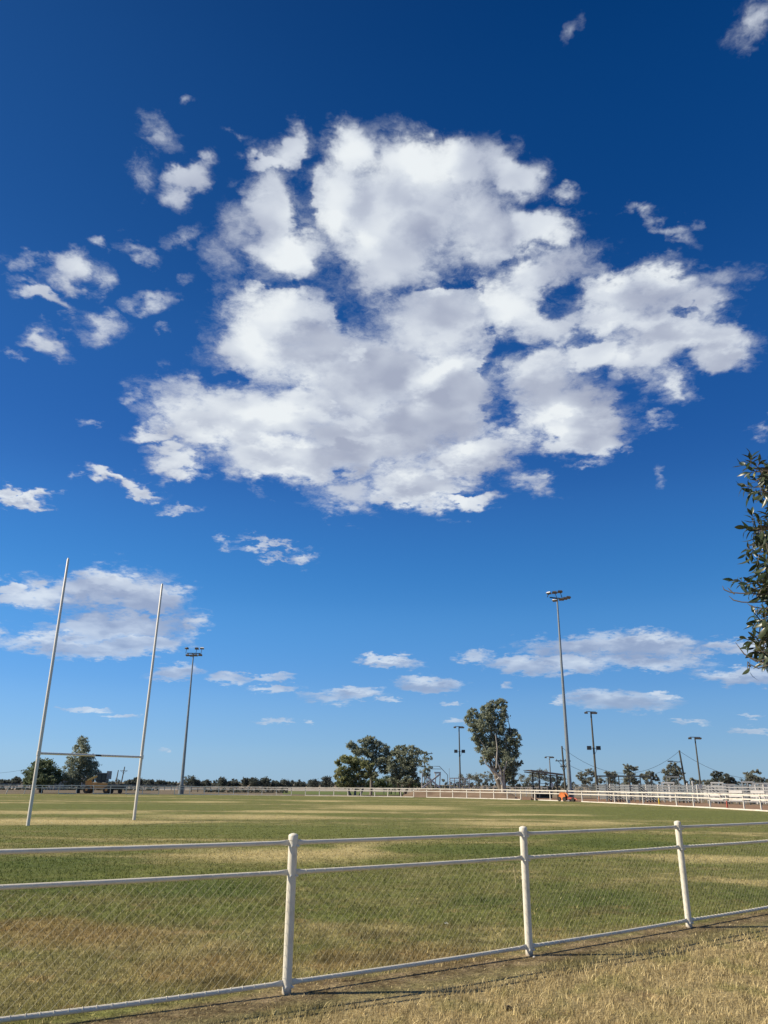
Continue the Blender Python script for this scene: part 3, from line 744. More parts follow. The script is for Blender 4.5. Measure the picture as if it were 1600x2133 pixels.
# small litter on the grass beyond the fence
def litter(px, py, s, label, seed):
    r_ = random.Random(seed); m = MB(); c = gnd(px, py)
    for k in range(3):
        o_ = Vector((r_.uniform(-s, s), r_.uniform(-s, s) * .5, 0)); a = r_.uniform(0, 3)
        w = s * r_.uniform(.5, 1); u = Vector((math.cos(a), math.sin(a), 0.1)) * w; v = Vector((-math.sin(a) * .5, math.cos(a) * .5, .4)) * w
        p = c + o_ + Vector((0, 0, 0.03))
        m.add([p - u, p + v * .3, p + u, p + u * .3 + v, p - u * .4 + v * 1.1, p - Vector((0, 0, 0.01))], [(0, 1, 4), (1, 3, 4), (1, 2, 3), (0, 5, 1), (5, 2, 1)])
    o = m.build('paper_scrap', M_LITTER); tag(o, label, 'litter')
litter(932, 1928, 0.03, 'crumpled white paper scraps on the brown grass behind the wire of the centre bay', 1)
litter(1110, 2000, 0.018, 'tiny white scrap on the bare soil by the foot of the middle post', 2)
def stone(px, py, s, label, seed, mat):
    r_ = random.Random(seed); bm = bmesh.new(); bmesh.ops.create_icosphere(bm, subdivisions=2, radius=s)
    for v in bm.verts: v.co *= 1 + r_.uniform(-.25, .25); v.co.z *= .6
    me = bpy.data.meshes.new('clod'); bm.to_mesh(me); bm.free(); me.materials.append(mat)
    o = bpy.data.objects.new('clod', me); COL.objects.link(o); p = gnd(px, py); o.location = (p.x, p.y, s * .45); tag(o, label, 'clod')
M_CLOD = surface('dark_clod', (0.06, 0.045, 0.03), 0.95)
stone(1057, 2104, 0.032, 'dark earth clod lying in the dry grass at the bottom of the picture', 5, M_CLOD)

# ------------------------------------------------------------------ goal posts
def goal_posts():
    A, B = gnd(58, 1720), gnd(279, 1708)
    t = thing('goal_posts', 'tall white rugby goal posts with two uprights and a joined crossbar', 'goal posts', tuple((A + B) / 2))
    o_ = (A + B) / 2
    hA, hB = height_at(A, 1162), height_at(B, 1215)
    for P, h, dx in ((A - o_, hA, 0.015), (B - o_, hB, 0.14)):
        m = MB(); m.tube([P + Vector((0, 0, -0.1)), P + Vector((dx * .35, 0, h * .35)), P + Vector((dx, 0, h - 0.06)), P + Vector((dx, 0, h))], [0.068, 0.066, 0.050, 0.015], 14)
        m.build('upright', M_GOAL, t)
    zA, zB = height_at(A, 1569), height_at(B, 1577); a = A - o_ + Vector((0.0, 0, zA)); b = B - o_ + Vector((0.05, 0, zB))
    d = (b - a).normalized(); L_ = (b - a).length
    m = MB(); m.tube([a + d * .05, a + d * L_ * .505], 0.046, 12); m.build('crossbar', M_GOAL, t)
    m = MB(); m.tube([a + d * L_ * .565, b - d * .05], 0.046, 12); m.build('crossbar', M_GOAL, t)
    m = MB(); m.tube([a + d * L_ * .505, a + d * L_ * .565], 0.040, 12); m.build('crossbar_sleeve', M_DARKST, t)
    for e, zz in ((a, zA), (b, zB)):
        m = MB(); m.tube([Vector((e.x, e.y, zz - .09)), Vector((e.x, e.y, zz + .09))], 0.078, 14); m.build('bracket', M_GOAL, t)
goal_posts()

# ------------------------------------------------------------------ far perimeter fence
def far_fence():
    xs = [-150,-95,-40,17,54,90,125,162,197,232,265,299,333,365,397,427,457,488,518,547,577,608,637,666,696,725,752,781,808,835,862,889,917,943,972,1000,1028,1056,1084,1113,1145,1178,1211,1246,1278,1304,1337,1370,1406,1441,1475,1510,1545,1580,1617,1655,1695]
    base = fence_pt(xs[0])
    t = thing('perimeter_fence', 'long white post and rail fence round the far side of the field', 'fence', tuple(base))
    H_ = 1.12
    m = MB(); m.box((0, 0, (H_ - .1) / 2 - .03), (0.085, 0.085, H_ + .06)); w = m.build('post', M_RAILW, t); COL.objects.unlink(w)
    me_w = w.data; bpy.data.objects.remove(w)
    def half(mat_):
        m = MB(); m.box((0, 0, 0.27), (0.085, 0.085, 0.66)); a = m.build('post', mat_); 
        m = MB(); m.box((0, 0, 0.86), (0.085, 0.085, 0.50)); b = m.build('painted_top', M_RAILW)
        r = (a.data, b.data)
        for o in (a, b): bpy.data.objects.remove(o)
        return r
    special = {1246: (half(M_PEACH), 'post with faded peach lower half'), 1370: (half(M_YELLOW), 'post with bright yellow lower half'), 1510: (half(M_REDP), 'post with red lower half'), 835: None}
    P = [fence_pt(x) for x in xs]
    for i, (x, p) in enumerate(zip(xs, P)):
        q = p - base; a = math.atan2((P[min(i+1, len(P)-1)] - P[max(i-1, 0)]).y, (P[min(i+1, len(P)-1)] - P[max(i-1, 0)]).x)
        sp = special.get(x)
        o = bpy.data.objects.new('post', sp[0][0] if sp else me_w); COL.objects.link(o); o.parent = t; o.location = q
        lean = {17: 0.25, 54: 0.17}.get(x, RND.uniform(-.012, .012)); o.rotation_euler = (0, lean, a)
        if sp:
            o['label'] = sp[1]; c = bpy.data.objects.new('painted_top', sp[0][1]); COL.objects.link(c); c.parent = o
        else: o.scale = (1, 1, RND.uniform(.97, 1.03))
    fine = list(np.arange(xs[0], xs[-1], 12.0)) + [xs[-1]]
    for nm, z, w_, h_ in (('top_rail', H_ - .05, .05, .10), ('middle_rail', .76, .04, .085)):
        # rail lengths of about seven bays, butted end to end
        step = 7
        for k in range(0, len(xs) - 1, step):
            seg = xs[k:k + step + 1]; m = MB()
            for a, b in zip(seg[:-1], seg[1:]):
                pa, pb = fence_pt(a) - base, fence_pt(b) - base; n_ = Vector((-(pb - pa).y, (pb - pa).x, 0)).normalized() * -0.066
                jz = RND.uniform(-.008, .008)
                m.bar(pa + n_ + Vector((0, 0, z + jz)), pb + n_ + Vector((0, 0, z + jz)), w_, h_)
            m.build(nm, M_RAILW, t)
    gaps = {333, 608, 862, 1084, 1178, 162, 232, 90, -95}
    for a, b in zip(xs[:-1], xs[1:]):
        if a in gaps or a < 60: continue
        pa, pb = fence_pt(a) - base, fence_pt(b) - base; n_ = Vector((-(pb - pa).y, (pb - pa).x, 0)).normalized() * -0.12
        m = MB(); m.bar(pa + n_ + Vector((0, 0, .035)), pb + n_ + Vector((0, 0, .035 + RND.uniform(-.015, .02))), .05, .10)
        m.build('kerb_board', M_RAILW, t)
    # little white notices hung on the rails
    for x, z, s, px in ((1183, .92, .42, 0), (1307, .25, .3, 0), (318, .62, .22, 0), (441, .66, .2, 0), (520, .98, .14, 0), (555, .6, .18, 0)):
        p = fence_pt(x) ; d = Vector((p.x, p.y, 0)).normalized()
        m = MB(); m.box((0, 0, z), (s, .03, s), rz=0.1); o = m.build('notice_board', M_BOARD)
        o.location = p - d * .13 + Vector((0, 0, 0))
        tag(o, {1183: 'white square board on the far fence above the orange hose reel', 1307: 'small white plate low on the far fence right of the peach post', 318: 'leftmost small plate on the far fence, right of the goal posts', 441: 'second small plate from the left on the far fence', 520: 'tiny plate high on the far fence left of the middle trees', 555: 'fourth small plate from the left on the far fence'}[x], 'board', None if x in (1183, 1307) else 'small plates on the far fence')
far_fence()

# ------------------------------------------------------------------ masts
def mast(base, top, r0, r1, mat, n=12, name='pole', parent=None, segs=3):
    base, top = Vector(base), Vector(top); m = MB()
    pts = [base.lerp(top, i / segs) for i in range(segs + 1)]; rs = [r0 + (r1 - r0) * i / segs for i in range(segs + 1)]
    return m.tube(pts, rs, n).build(name, mat, parent)
def floodlight(parent, c, face, w=.55, tilt=0.9, glass=M_LAMPGLASS, house=None):
    """box housing tilted down, glass below; face = heading the light points"""
    c = Vector(c); m = MB()
    prof = [(-.5,-.32,-.10),(.5,-.32,-.10),(.5,.32,-.10),(-.5,.32,-.10),(-.34,-.20,.16),(.34,-.20,.16),(.34,.20,.16),(-.34,.20,.16)]
    Rm = Matrix.Rotation(face, 4, 'Z') @ Matrix.Rotation(tilt, 4, 'X')
    m.add([c + (Rm @ Vector((a * w, b * w * 1.1, h * w * 1.2))) for a, b, h in prof], [(0,3,2,1),(4,5,6,7),(0,1,5,4),(1,2,6,5),(2,3,7,6),(3,0,4,7)])
    o = m.build('lamp_housing', house or M_LAMP, parent)
    m = MB(); m.add([c + (Rm @ Vector((a * w, b * w * 1.1, -.125 * w * 1.2))) for a, b in ((-.46,-.29),(.46,-.29),(.46,.29),(-.46,.29))] + [c + (Rm @ Vector((a * w, b * w * 1.1, -.105 * w * 1.2))) for a, b in ((-.46,-.29),(.46,-.29),(.46,.29),(-.46,.29))], [(0,3,2,1),(4,5,6,7),(0,1,5,4),(1,2,6,5),(2,3,7,6),(3,0,4,7)])
    m.build('lamp_glass', glass, o)
    return o
def tall_tower(x, D, ytop, r0, r1, label, heads, span, yaw):
    b = at_dist(x, D); t = thing('floodlight_tower', label, 'floodlight tower', tuple(b)); H_ = height_at(b, ytop)
    mast((0, 0, 0), (0, 0, H_ - .3), r0, r1, M_GALV, 14, 'pole', t, 6)
    m = MB(); m.tube([(0, 0, 0), (0, 0, 1.3)], r0 * 1.55, 14); m.build('base_sleeve', M_GREYST, t)
    u = Vector((math.cos(yaw), math.sin(yaw), 0)); v = Vector((-u.y, u.x, 0))
    m = MB(); m.bar(u * -span + Vector((0, 0, H_ - .35)), u * span + Vector((0, 0, H_ - .35)), .10, .12)
    m.bar(v * -.55 + Vector((0, 0, H_ - .5)), v * .55 + Vector((0, 0, H_ - .5)), .08, .08); m.build('crossarm', M_DARKST, t)
    for s, z, side, f in heads:
        c = u * (s * span) + v * (side * .45) + Vector((0, 0, H_ + z))
        m = MB(); m.bar(u * (s * span) + Vector((0, 0, H_ - .35)), c, .06, .06); m.build('lamp_bracket', M_DARKST, t)
        floodlight(t, c, f, .60, .35, house=M_LAMPW if (x > 1000 and s <= -.6) or (x < 1000 and s == 1.1 and z > 0) else None)
    return t
tall_tower(1187, 92, 1240, .235, .085, 'tallest grey floodlight tower with clustered lamp head, behind the orange hose reel',
           [(-1.35, .05, -1, 2.3), (-.6, -.75, -1, 2.6), (.0, .45, 1, 2.9), (.75, .62, 1, 3.1), (.3, -.55, -1, 3.0), (.8, -.4, -1, 3.2), (1.25, -.25, -1, 3.3)], 1.0, .35)
tall_tower(379, 119, 1356, .24, .085, 'tall floodlight tower standing behind the goal posts at the left of the field',
           [(-1.15, .45, 1, 2.5), (.35, .45, 1, 3.2), (1.1, .5, 1, 3.3), (-.75, -.7, -1, 2.9), (-.15, -.75, -1, 3.1), (.45, -.7, -1, 3.2), (1.1, -.65, -1, 3.3)], 1.0, .05)
def yard_light(x, D, ytop, r0, r1, label, yaw, ybox=None, mat=M_TIMBERP, lean=0.0, single=False):
    b = at_dist(x, D); t = thing('yard_light_pole', label, 'light pole', tuple(b)); H_ = height_at(b, ytop)
    top = Vector((lean, 0, H_ - .15)); mast((0, 0, -.1), top, r0, r1, mat, 10, 'pole', t)
    u = Vector((math.cos(yaw), math.sin(yaw), 0))
    m = MB(); m.bar(top - u * .75 + Vector((0, 0, .05)), top + u * .75 + Vector((0, 0, .05)), .09, .09); m.build('crossarm', M_GREYST, t)
    for s in (-.72, .25, .7): floodlight(t, top + u * s + Vector((0, 0, -.10)), 3.0 + s * .3, .46, .5)
    if ybox:
        z = height_at(b, ybox); f = z / H_
        for s in (-.62, .62): m = MB(); m.box((lean * f + s, -.05, z), (.56, .28, .5), rz=.15 * s); m.build('speaker_box', M_DARKST, t)
        m = MB(); m.bar((lean * f - .5, 0, z - .05), (lean * f + .5, 0, z - .05), .06, .06); m.bar((lean * f + .5, 0, z - .1), (lean * f + .05, 0, z - .9), .04, .04); m.build('speaker_bracket', M_GREYST, t)
    return t
yard_light(959, 135, 1512, .15, .09, 'green-grey light pole with small lamps and speakers left of the big gum tree', .25, 1565)
yard_light(1243, 112, 1481, .16, .10, 'light pole with speaker boxes half way up, right of the tallest tower', .25, 1558)
yard_light(1460, 118, 1534, .13, .08, 'slim light pole rising above the white stock yard boards', .1, None)
yard_light(1148, 165, 1575, .16, .10, 'short light pole with flat lamp bar behind the open shelter', -.1, None, M_GREYST)

def power_pole(x, D, ytop, label, arms, lean=0.0, lamp=False, r=.17):
    b = at_dist(x, D); t = thing('power_pole', label, 'power pole', tuple(b)); H_ = height_at(b, ytop)
    top = Vector((lean, 0, H_)); mast((0, 0, -.1), top, r, r * .65, M_TIMBERP, 10, 'pole', t)
    for z, w, yaw in arms:
        u = Vector((math.cos(yaw), math.sin(yaw), 0)); c = top * ((H_ - z) / H_)
        m = MB(); m.bar(c - u * w, c + u * w, .11, .13); m.build('crossarm', M_TIMBERP, t)
        for s in (-.85, -.3, .3, .85):
            m = MB(); m.lathe([(.03, 0), (.07, .05), (.05, .1), (.07, .15), (.03, .2)], tuple(c + u * (w * s) + Vector((0, 0, .07))), 8); m.build('insulator', M_GREYST, t)
        m = MB(); m.bar(c - u * w * .7, c + Vector((0, 0, -w * .75)), .05, .05); m.bar(c + u * w * .7, c + Vector((0, 0, -w * .75)), .05, .05); m.build('arm_brace', M_DARKST, t)
    if lamp:
        c = top + Vector((-.1, -.1, -1.7)); m = MB(); m.bar(c, c + Vector((-1.5, -.2, .15)), .07, .07); m.build('lamp_arm', M_GREYST, t)
        m = MB(); m.box(c + Vector((-1.55, -.2, .1)), (.75, .3, .16)); m.build('lamp_head', M_LAMP, t)
    return t, Vector(b) + top
_, PA = power_pole(1178, 122, 1554, 'dark power pole with paired crossarms just left of the tallest tower', [(2.1, 1.15, .1), (2.9, 1.0, .9)], lean=-.15)
_, PB = power_pole(1430, 130, 1563, 'leaning power pole with a street lamp arm near the right side', [], lean=-.45, lamp=True)
power_pole(241, 262, 1604, 'shorter of two distant poles between the goal uprights', [], lean=.4, r=.2)
power_pole(252, 255, 1597, 'distant power pole with transformer between the goal uprights', [(1.2, 1.1, .7)], lean=.6, r=.2)
power_pole(885, 150, 1566, 'thin pole with flat crossarm behind the slender sapling', [(.3, 1.5, .05)], r=.12)
def cable(a, b, sag, label):
    m = MB(); pts = []
    for i in range(25):
        t_ = i / 24; p = Vector(a).lerp(Vector(b), t_); p.z -= sag * 4 * t_ * (1 - t_); pts.append(p)
    o = m.tube(pts, .022, 5).build('power_cable', M_CABLE); tag(o, label, 'cable')
cable(PA + Vector((0, 0, -.2)), PB + Vector((0, 0, -.1)), 3.4, 'upper cable sagging between the crossarm pole and the leaning pole')
cable(PA + Vector((0, 0, -2.2)), PB + Vector((0, 0, -1.5)), 2.6, 'lower cable sagging between the crossarm pole and the leaning pole')
e = at_dist(1720, 130); cable(PB + Vector((0, 0, -.1)), Vector((e.x, e.y, height_at(e, 1585))), 3.2, 'cable running from the leaning pole out past the right edge')
e0, e1 = at_dist(-120, 200), at_dist(75, 200); cable(Vector((e0.x, e0.y, height_at(e0, 1606))), Vector((e1.x, e1.y, height_at(e1, 1597))), 1.0, 'thin cable ending in the round dark tree at far left')

# ------------------------------------------------------------------ orange hose reel at the foot of the tower
def hose_reel():
    b = fence_pt(1172, 0, -1.2); t = thing('hose_reel', 'orange round hose reel on small wheels before the far fence', 'hose reel', tuple(b), -.85)
    R = .42
    for y in (-.22, .3):
        m = MB(); m.lathe([(.1, y - .02), (R - .04, y - .02), (R, y - .035), (R, y + .035), (R - .04, y + .02), (.1, y + .02)], (0, 0, .50), 24, 'Y'); m.build('reel_disc', M_ORANGE, t)
    m = MB(); m.lathe([(.28, -.19), (.28, .27)], (0, 0, .50), 20, 'Y'); m.build('hose_coil', M_RUBBER, t)
    for x in (-.35, .3):
        m = MB(); m.lathe([(.08, -.32), (.22, -.32), (.24, -.28), (.24, -.22), (.08, -.22)], (x, 0, .24), 16, 'Y'); m.build('wheel', M_RUBBER, t)
    m = MB(); m.bar((-.4, .04, .25), (1.5, .04, .2), .08, .08); m.bar((-.1, .04, .25), (0, .04, .50), .06, .06); m.bar((.4, .04, .25), (0, .04, .50), .06, .06); m.build('frame', M_REDP, t)
    m = MB(); m.lathe([(.1, -.12), (.19, -.12), (.19, .0), (.1, .0)], (1.25, 0, .2), 14, 'Y'); m.lathe([(.1, .1), (.19, .1), (.19, .2), (.1, .2)], (1.25, 0, .2), 14, 'Y'); m.build('front_wheel', M_RUBBER, t)
    m = MB(); m.tube([(.5, 0, .32), (.8, .1, .38), (1.15, 0, .30), (1.5, .05, .34), (1.75, 0, .18)], .05, 8); m.box((.95, .05, .34), (.7, .3, .12)); m.build('sprinkler_cart', M_REDP, t)
hose_reel()
def post_stump(px, label):
    p = fence_pt(px, 0, -.5); m = MB(); m.lathe([(.07, 0), (.08, .1), (.05, .2)], (0, 0, 0), 8); m.box((.25, 0, .06), (.4, .1, .1), rz=.3)
    o = m.build('sprinkler_valve', M_RUBBER); o.location = p; tag(o, label, 'valve')
post_stump(1106, 'left of two small dark valves at the foot of the far fence'); post_stump(1115, 'right of two small dark valves at the foot of the far fence')

# ------------------------------------------------------------------ yellow machine with dark cab, far left behind the fence
def grader():
    D = 124; b = at_dist(215, D); k = D / 1605
    t = thing('tractor', 'ochre farm machine with a dark boxy cab parked behind the far fence', 'tractor', tuple(b), .02)
    X = lambda px: (px - 215) * k
    m = MB(); m.box((X(214), 0, 1.0), (1.9, 1.4, .8)); m.box((X(200), 0, 1.3), (.9, 1.2, .3)); m.build('body', M_OCHRE, t)
    m = MB(); m.box((X(214), 0, 2.1), (1.25, 1.3, 1.2)); m.build('cab', M_BLACKP, t)
    m = MB(); m.box((X(214), 0, 2.75), (1.4, 1.45, .08)); m.build('cab_roof', M_GREYST, t)
    for x_, w in ((X(214) - .32, .5), (X(214) + .32, .5)):
        m = MB(); m.box((x_, -.66, 2.2), (w * .9, .03, .8)); m.build('window', M_CABGLASS, t)
    m = MB(); m.box((X(224.5), 0, 2.5), (.35, 1.2, 1.1)); m.build('grille', M_GREYST, t)
    for px, r_ in ((190, .52), (226, .5)):
        for y in (-.75, .75):
            m = MB(); m.lathe([(.2, -.18), (r_ - .06, -.18), (r_, -.12), (r_, .12), (r_ - .06, .18), (.2, .18)], (X(px), y, r_), 20, 'Y'); w = m.build('wheel', M_RUBBER, t)
            m = MB(); m.lathe([(.05, -.19), (.19, -.19), (.19, .19), (.05, .19)], (X(px), y, r_), 12, 'Y'); m.build('rim', M_OCHRE, w)
    m = MB(); m.bar((X(187), -.3, 1.75), (X(202), -.3, 2.35), .12, .22); m.bar((X(187), .3, 1.75), (X(202), .3, 2.35), .12, .22); m.bar((X(202), 0, 2.35), (X(206), 0, 2.2), .7, .1); m.build('loader_arm', M_OCHREL, t)
    m = MB(); m.bar((X(190), 0, .55), (X(188), 0, 1.75), .9, .15); m.build('front_frame', M_OCHRE, t)
    m = MB(); m.box((X(243), .1, .95), (2.3, 1.6, .45)); m.box((X(252), .1, 1.2), (.5, 1.4, .25)); m.bar((X(230), .1, .6), (X(256), .1, .75), .2, .2); m.build('mower_deck', M_BLACKP, t)
    for px in (234, 250):
        m = MB(); m.lathe([(.1, -.1), (.3, -.1), (.3, .1), (.1, .1)], (X(px), -.5, .3), 14, 'Y'); m.build('small_wheel', M_RUBBER, t)
grader()

# ------------------------------------------------------------------ low shed behind the two left trees
def shed(x0, x1, D, zw, zr, label, name='shed'):
    a, b = at_dist(x0, D), at_dist(x1, D); c = (a + b) / 2; w = (b - a).length; t = thing(name, label, 'shed', tuple(c), math.atan2((b - a).y, (b - a).x))
    m = MB(); m.box((0, 2, zw / 2), (w, 4, zw)); m.build('wall', M_SHEET, t)
    m = MB(); m.bar((-w / 2 - .2, 0, zw + .05), (w / 2 + .2, 0, zw + .05), .0001, .0001) if False else None
    v = [(-w/2-.2, -.3, zw + .01), (w/2+.2, -.3, zw + .01), (w/2+.2, 2, zr), (-w/2-.2, 2, zr), (-w/2-.2, 4.3, zw + .01), (w/2+.2, 4.3, zw + .01)]
    v += [(p[0], p[1], p[2] + .08) for p in v]
    m.add(v, [(0,1,2,3),(3,2,5,4),(6,9,8,7),(9,10,11,8),(0,6,7,1),(4,5,11,10),(0,3,9,6),(3,4,10,9),(1,7,8,2),(2,8,11,5)]); m.build('roof', M_SHEET, t)
    for s in (-.3, .12):
        m = MB(); m.box((s * w, -.03, zw * .5), (w * .16, .05, zw * .8)); m.build('door', M_GREYST, t)
shed(121, 146, 175, 1.9, 2.6, 'low pale shed between the two trees at far left')
shed(170, 187, 190, 1.9, 2.5, 'small pale shed roof behind the trunk of the tall left tree')
def bare_frame(x, D, label, hs, mat, w=1.6, group=None):
    b = at_dist(x, D); t = thing('gate_post_frame', label, 'post frame', tuple(b), .1, group)
    for s in (-w/2, 0, w/2): m = MB(); m.bar((s, 0, 0), (s, 0, hs), .12, .12); m.build('post', mat, t)
    for z in (hs * .4, hs * .75, hs): m = MB(); m.bar((-w/2, -.07, z - .05), (w/2, -.07, z - .05), .05, .07); m.build('rail', mat, t)
for x, h, w_ in ((102, 1.6, 'left'), (112, 1.5, 'middle'), (121, 1.7, 'right')): bare_frame(x, 168, w_ + 'most'.replace('most', '') + ' one of three pale rail frames before the low shed at far left', h, M_SHEET, 1.1, 'rail frames before the low shed')
# grey paddock fence, far left, and a line of dark posts in the paddock
def paddock_fence(x0, x1, D, h, n, label, mat, rails=2, group=None):
    b = at_dist(x0, D); t = thing('paddock_fence', label, 'fence', tuple(b), 0, group); pts = [at_dist(x0 + (x1 - x0) * i / (n - 1), D) - b for i in range(n)]
    m = MB(); m.box((0, 0, h / 2), (.12, .12, h)); o = m.build('post', mat, t); me = o.data
    for p in pts[1:]:
        o = bpy.data.objects.new('post', me); COL.objects.link(o); o.parent = t; o.location = p
    for k in range(rails):
        m = MB(); z = h * (1 - .45 * k) - .06
        for a, c in zip(pts[:-1], pts[1:]): m.bar(a + Vector((0, -.09, z)), c + Vector((0, -.09, z)), .05, .09)
        m.build('rail', mat, t)
paddock_fence(-60, 400, 178, 1.1, 34, 'grey post and rail paddock fence behind the track at far left', M_GREYST)
paddock_fence(400, 600, 150, .75, 16, 'low dark rail fence behind the track left of the middle trees', M_TIMBERP)
paddock_fence(985, 1140, 128, 1.35, 15, 'white railing behind the trunk of the big gum tree', M_BOARD, 2)
paddock_fence(800, 870, 135, 1.1, 7, 'pale railing behind the middle tree clump', M_GREYST, 2)

# ------------------------------------------------------------------ open frames between the middle trees and the gum
def frames():
    D = 122; k = D / 1605
    b = at_dist(900, D); t = thing('loading_ramp_frame', 'white steel loading frame with crossed braces beside the slender sapling', 'steel frame', tuple(b), .15)
    X = lambda px: (px - 900) * k
    Z = lambda y: 1.6 + (1636 - y) * k
    for px0, px1, y1 in ((879, 881, 1613), (905, 908, 1613), (914, 917, 1613), (896, 898, 1625)):
        m = MB(); m.bar((X(px0), 0, 0), (X(px1), 0, Z(y1)), .13, .13); m.build('post', M_BOARD, t)
    for a, c in (((904, 1614), (917.5, 1614)), ((879, 1643), (917, 1616)), ((890, 1622), (915, 1642))):
        m = MB(); m.bar((X(a[0]), -.15 if a[0] != 890 else -.3, Z(a[1])), (X(c[0]), -.15 if a[0] != 890 else -.3, Z(c[1])), .16, .22); m.build('brace' if a[1] != 1614 else 'beam', M_BOARD, t)
    m = MB(); m.box((X(927), 0, .6), (1.0, .8, .9)); m.build('block', M_GREYST, t)
    b = at_dist(957, 120); t = thing('stock_gate_frame', 'white rectangular steel frame with rails under the left light pole', 'steel frame', tuple(b), .05)
    k = 120 / 1605; X = lambda px: (px - 957) * k; Z = lambda y: 1.6 + (1636 - y) * k
    for px in (938.5, 947.5, 957, 967, 976.5): m = MB(); m.bar((X(px), 0, 0), (X(px), 0, Z(1623.5)), .11, .11); m.build('post', M_BOARD, t)
    for i, y in enumerate((1624, 1629, 1634, 1641)): m = MB(); m.bar((X(938), -.1, Z(y)), (X(977), -.1, Z(y)), .07, .12 if i == 0 else .08); m.build('rail', M_BOARD, t)
    # taller thin pipe arch farther back
    b = at_dist(915, 150); t = thing('pipe_arch', 'thin grey pipe arch showing above the crossed white frame', 'pipe frame', tuple(b), .1); k = 150 / 1605; X = lambda px: (px - 915) * k; Z = lambda y: 1.6 + (1636 - y) * k
    m = MB(); m.tube([(X(897), 0, 0), (X(897), 0, Z(1602)), (X(916), 0, Z(1602)), (X(932), 0, Z(1618)), (X(932), 0, 0)], .06, 6); m.tube([(X(897), 0, Z(1607)), (X(919), 0, Z(1607))], .05, 6); m.build('pipe', M_GREYST, t)
    p = at_dist(936.5, 160); o = mast((0, 0, 0), (0, 0, height_at(p, 1600)), .05, .03, M_GREYST, 6, 'thin_mast'); o.location = p; tag(o, 'thin grey mast right of the crossed white frame', 'mast')
frames()
def shelter():
    D = 112; b = at_dist(1140, D); k = D / 1605; t = thing('open_shelter', 'dark open shelter with sloping flat roof on posts behind the far fence', 'shelter', tuple(b), .08)
    X = lambda px: (px - 1140) * k
    Z = lambda y: 1.6 + (1637 - y) * k
    m = MB(); m.bar((X(1106), -.8, Z(1611)), (X(1169), -.8, Z(1618)), .12, .14); m.bar((X(1106), 2.6, Z(1612)), (X(1169), 2.6, Z(1619)), .12, .14); m.build('roof_beam', M_GREYST, t)
    m = MB()
    vs_ = [(X(1105), -1.1, Z(1609.4)), (X(1170), -1.1, Z(1616.6)), (X(1170), 2.9, Z(1616.6)), (X(1105), 2.9, Z(1609.4))]; m.add(vs_ + [(a, b_, c + .05) for a, b_, c in vs_], [(0,3,2,1),(4,5,6,7),(0,1,5,4),(1,2,6,5),(2,3,7,6),(3,0,4,7)]); m.build('roof', M_GREYST, t)
    for px, mt in ((1122, M_DARKST), (1157, M_TIMBERP)):
        for y in (-.7, 2.5): m = MB(); m.bar((X(px), y, 0), (X(px), y, Z(1613 if px == 1122 else 1617)), .16, .16); m.build('post', mt, t)
    for z in (.5, .95, 1.4, 1.85): m = MB(); m.bar((X(1123), 2.3, z), (X(1156), 2.3, z), .05, .07); m.build('rail', M_GREYST, t)
    m = MB(); m.box((X(1139), 1.2, .45), (2.3, .5, .08)); m.box((X(1139), 1.5, .22), (2.2, .1, .4)); m.build('bench', M_TIMBERP, t)
    m = MB(); m.box((X(1146), -.85, Z(1636)), (.26, .18, .5)); o = m.build('white_drum', M_BOARD, t)
shelter()

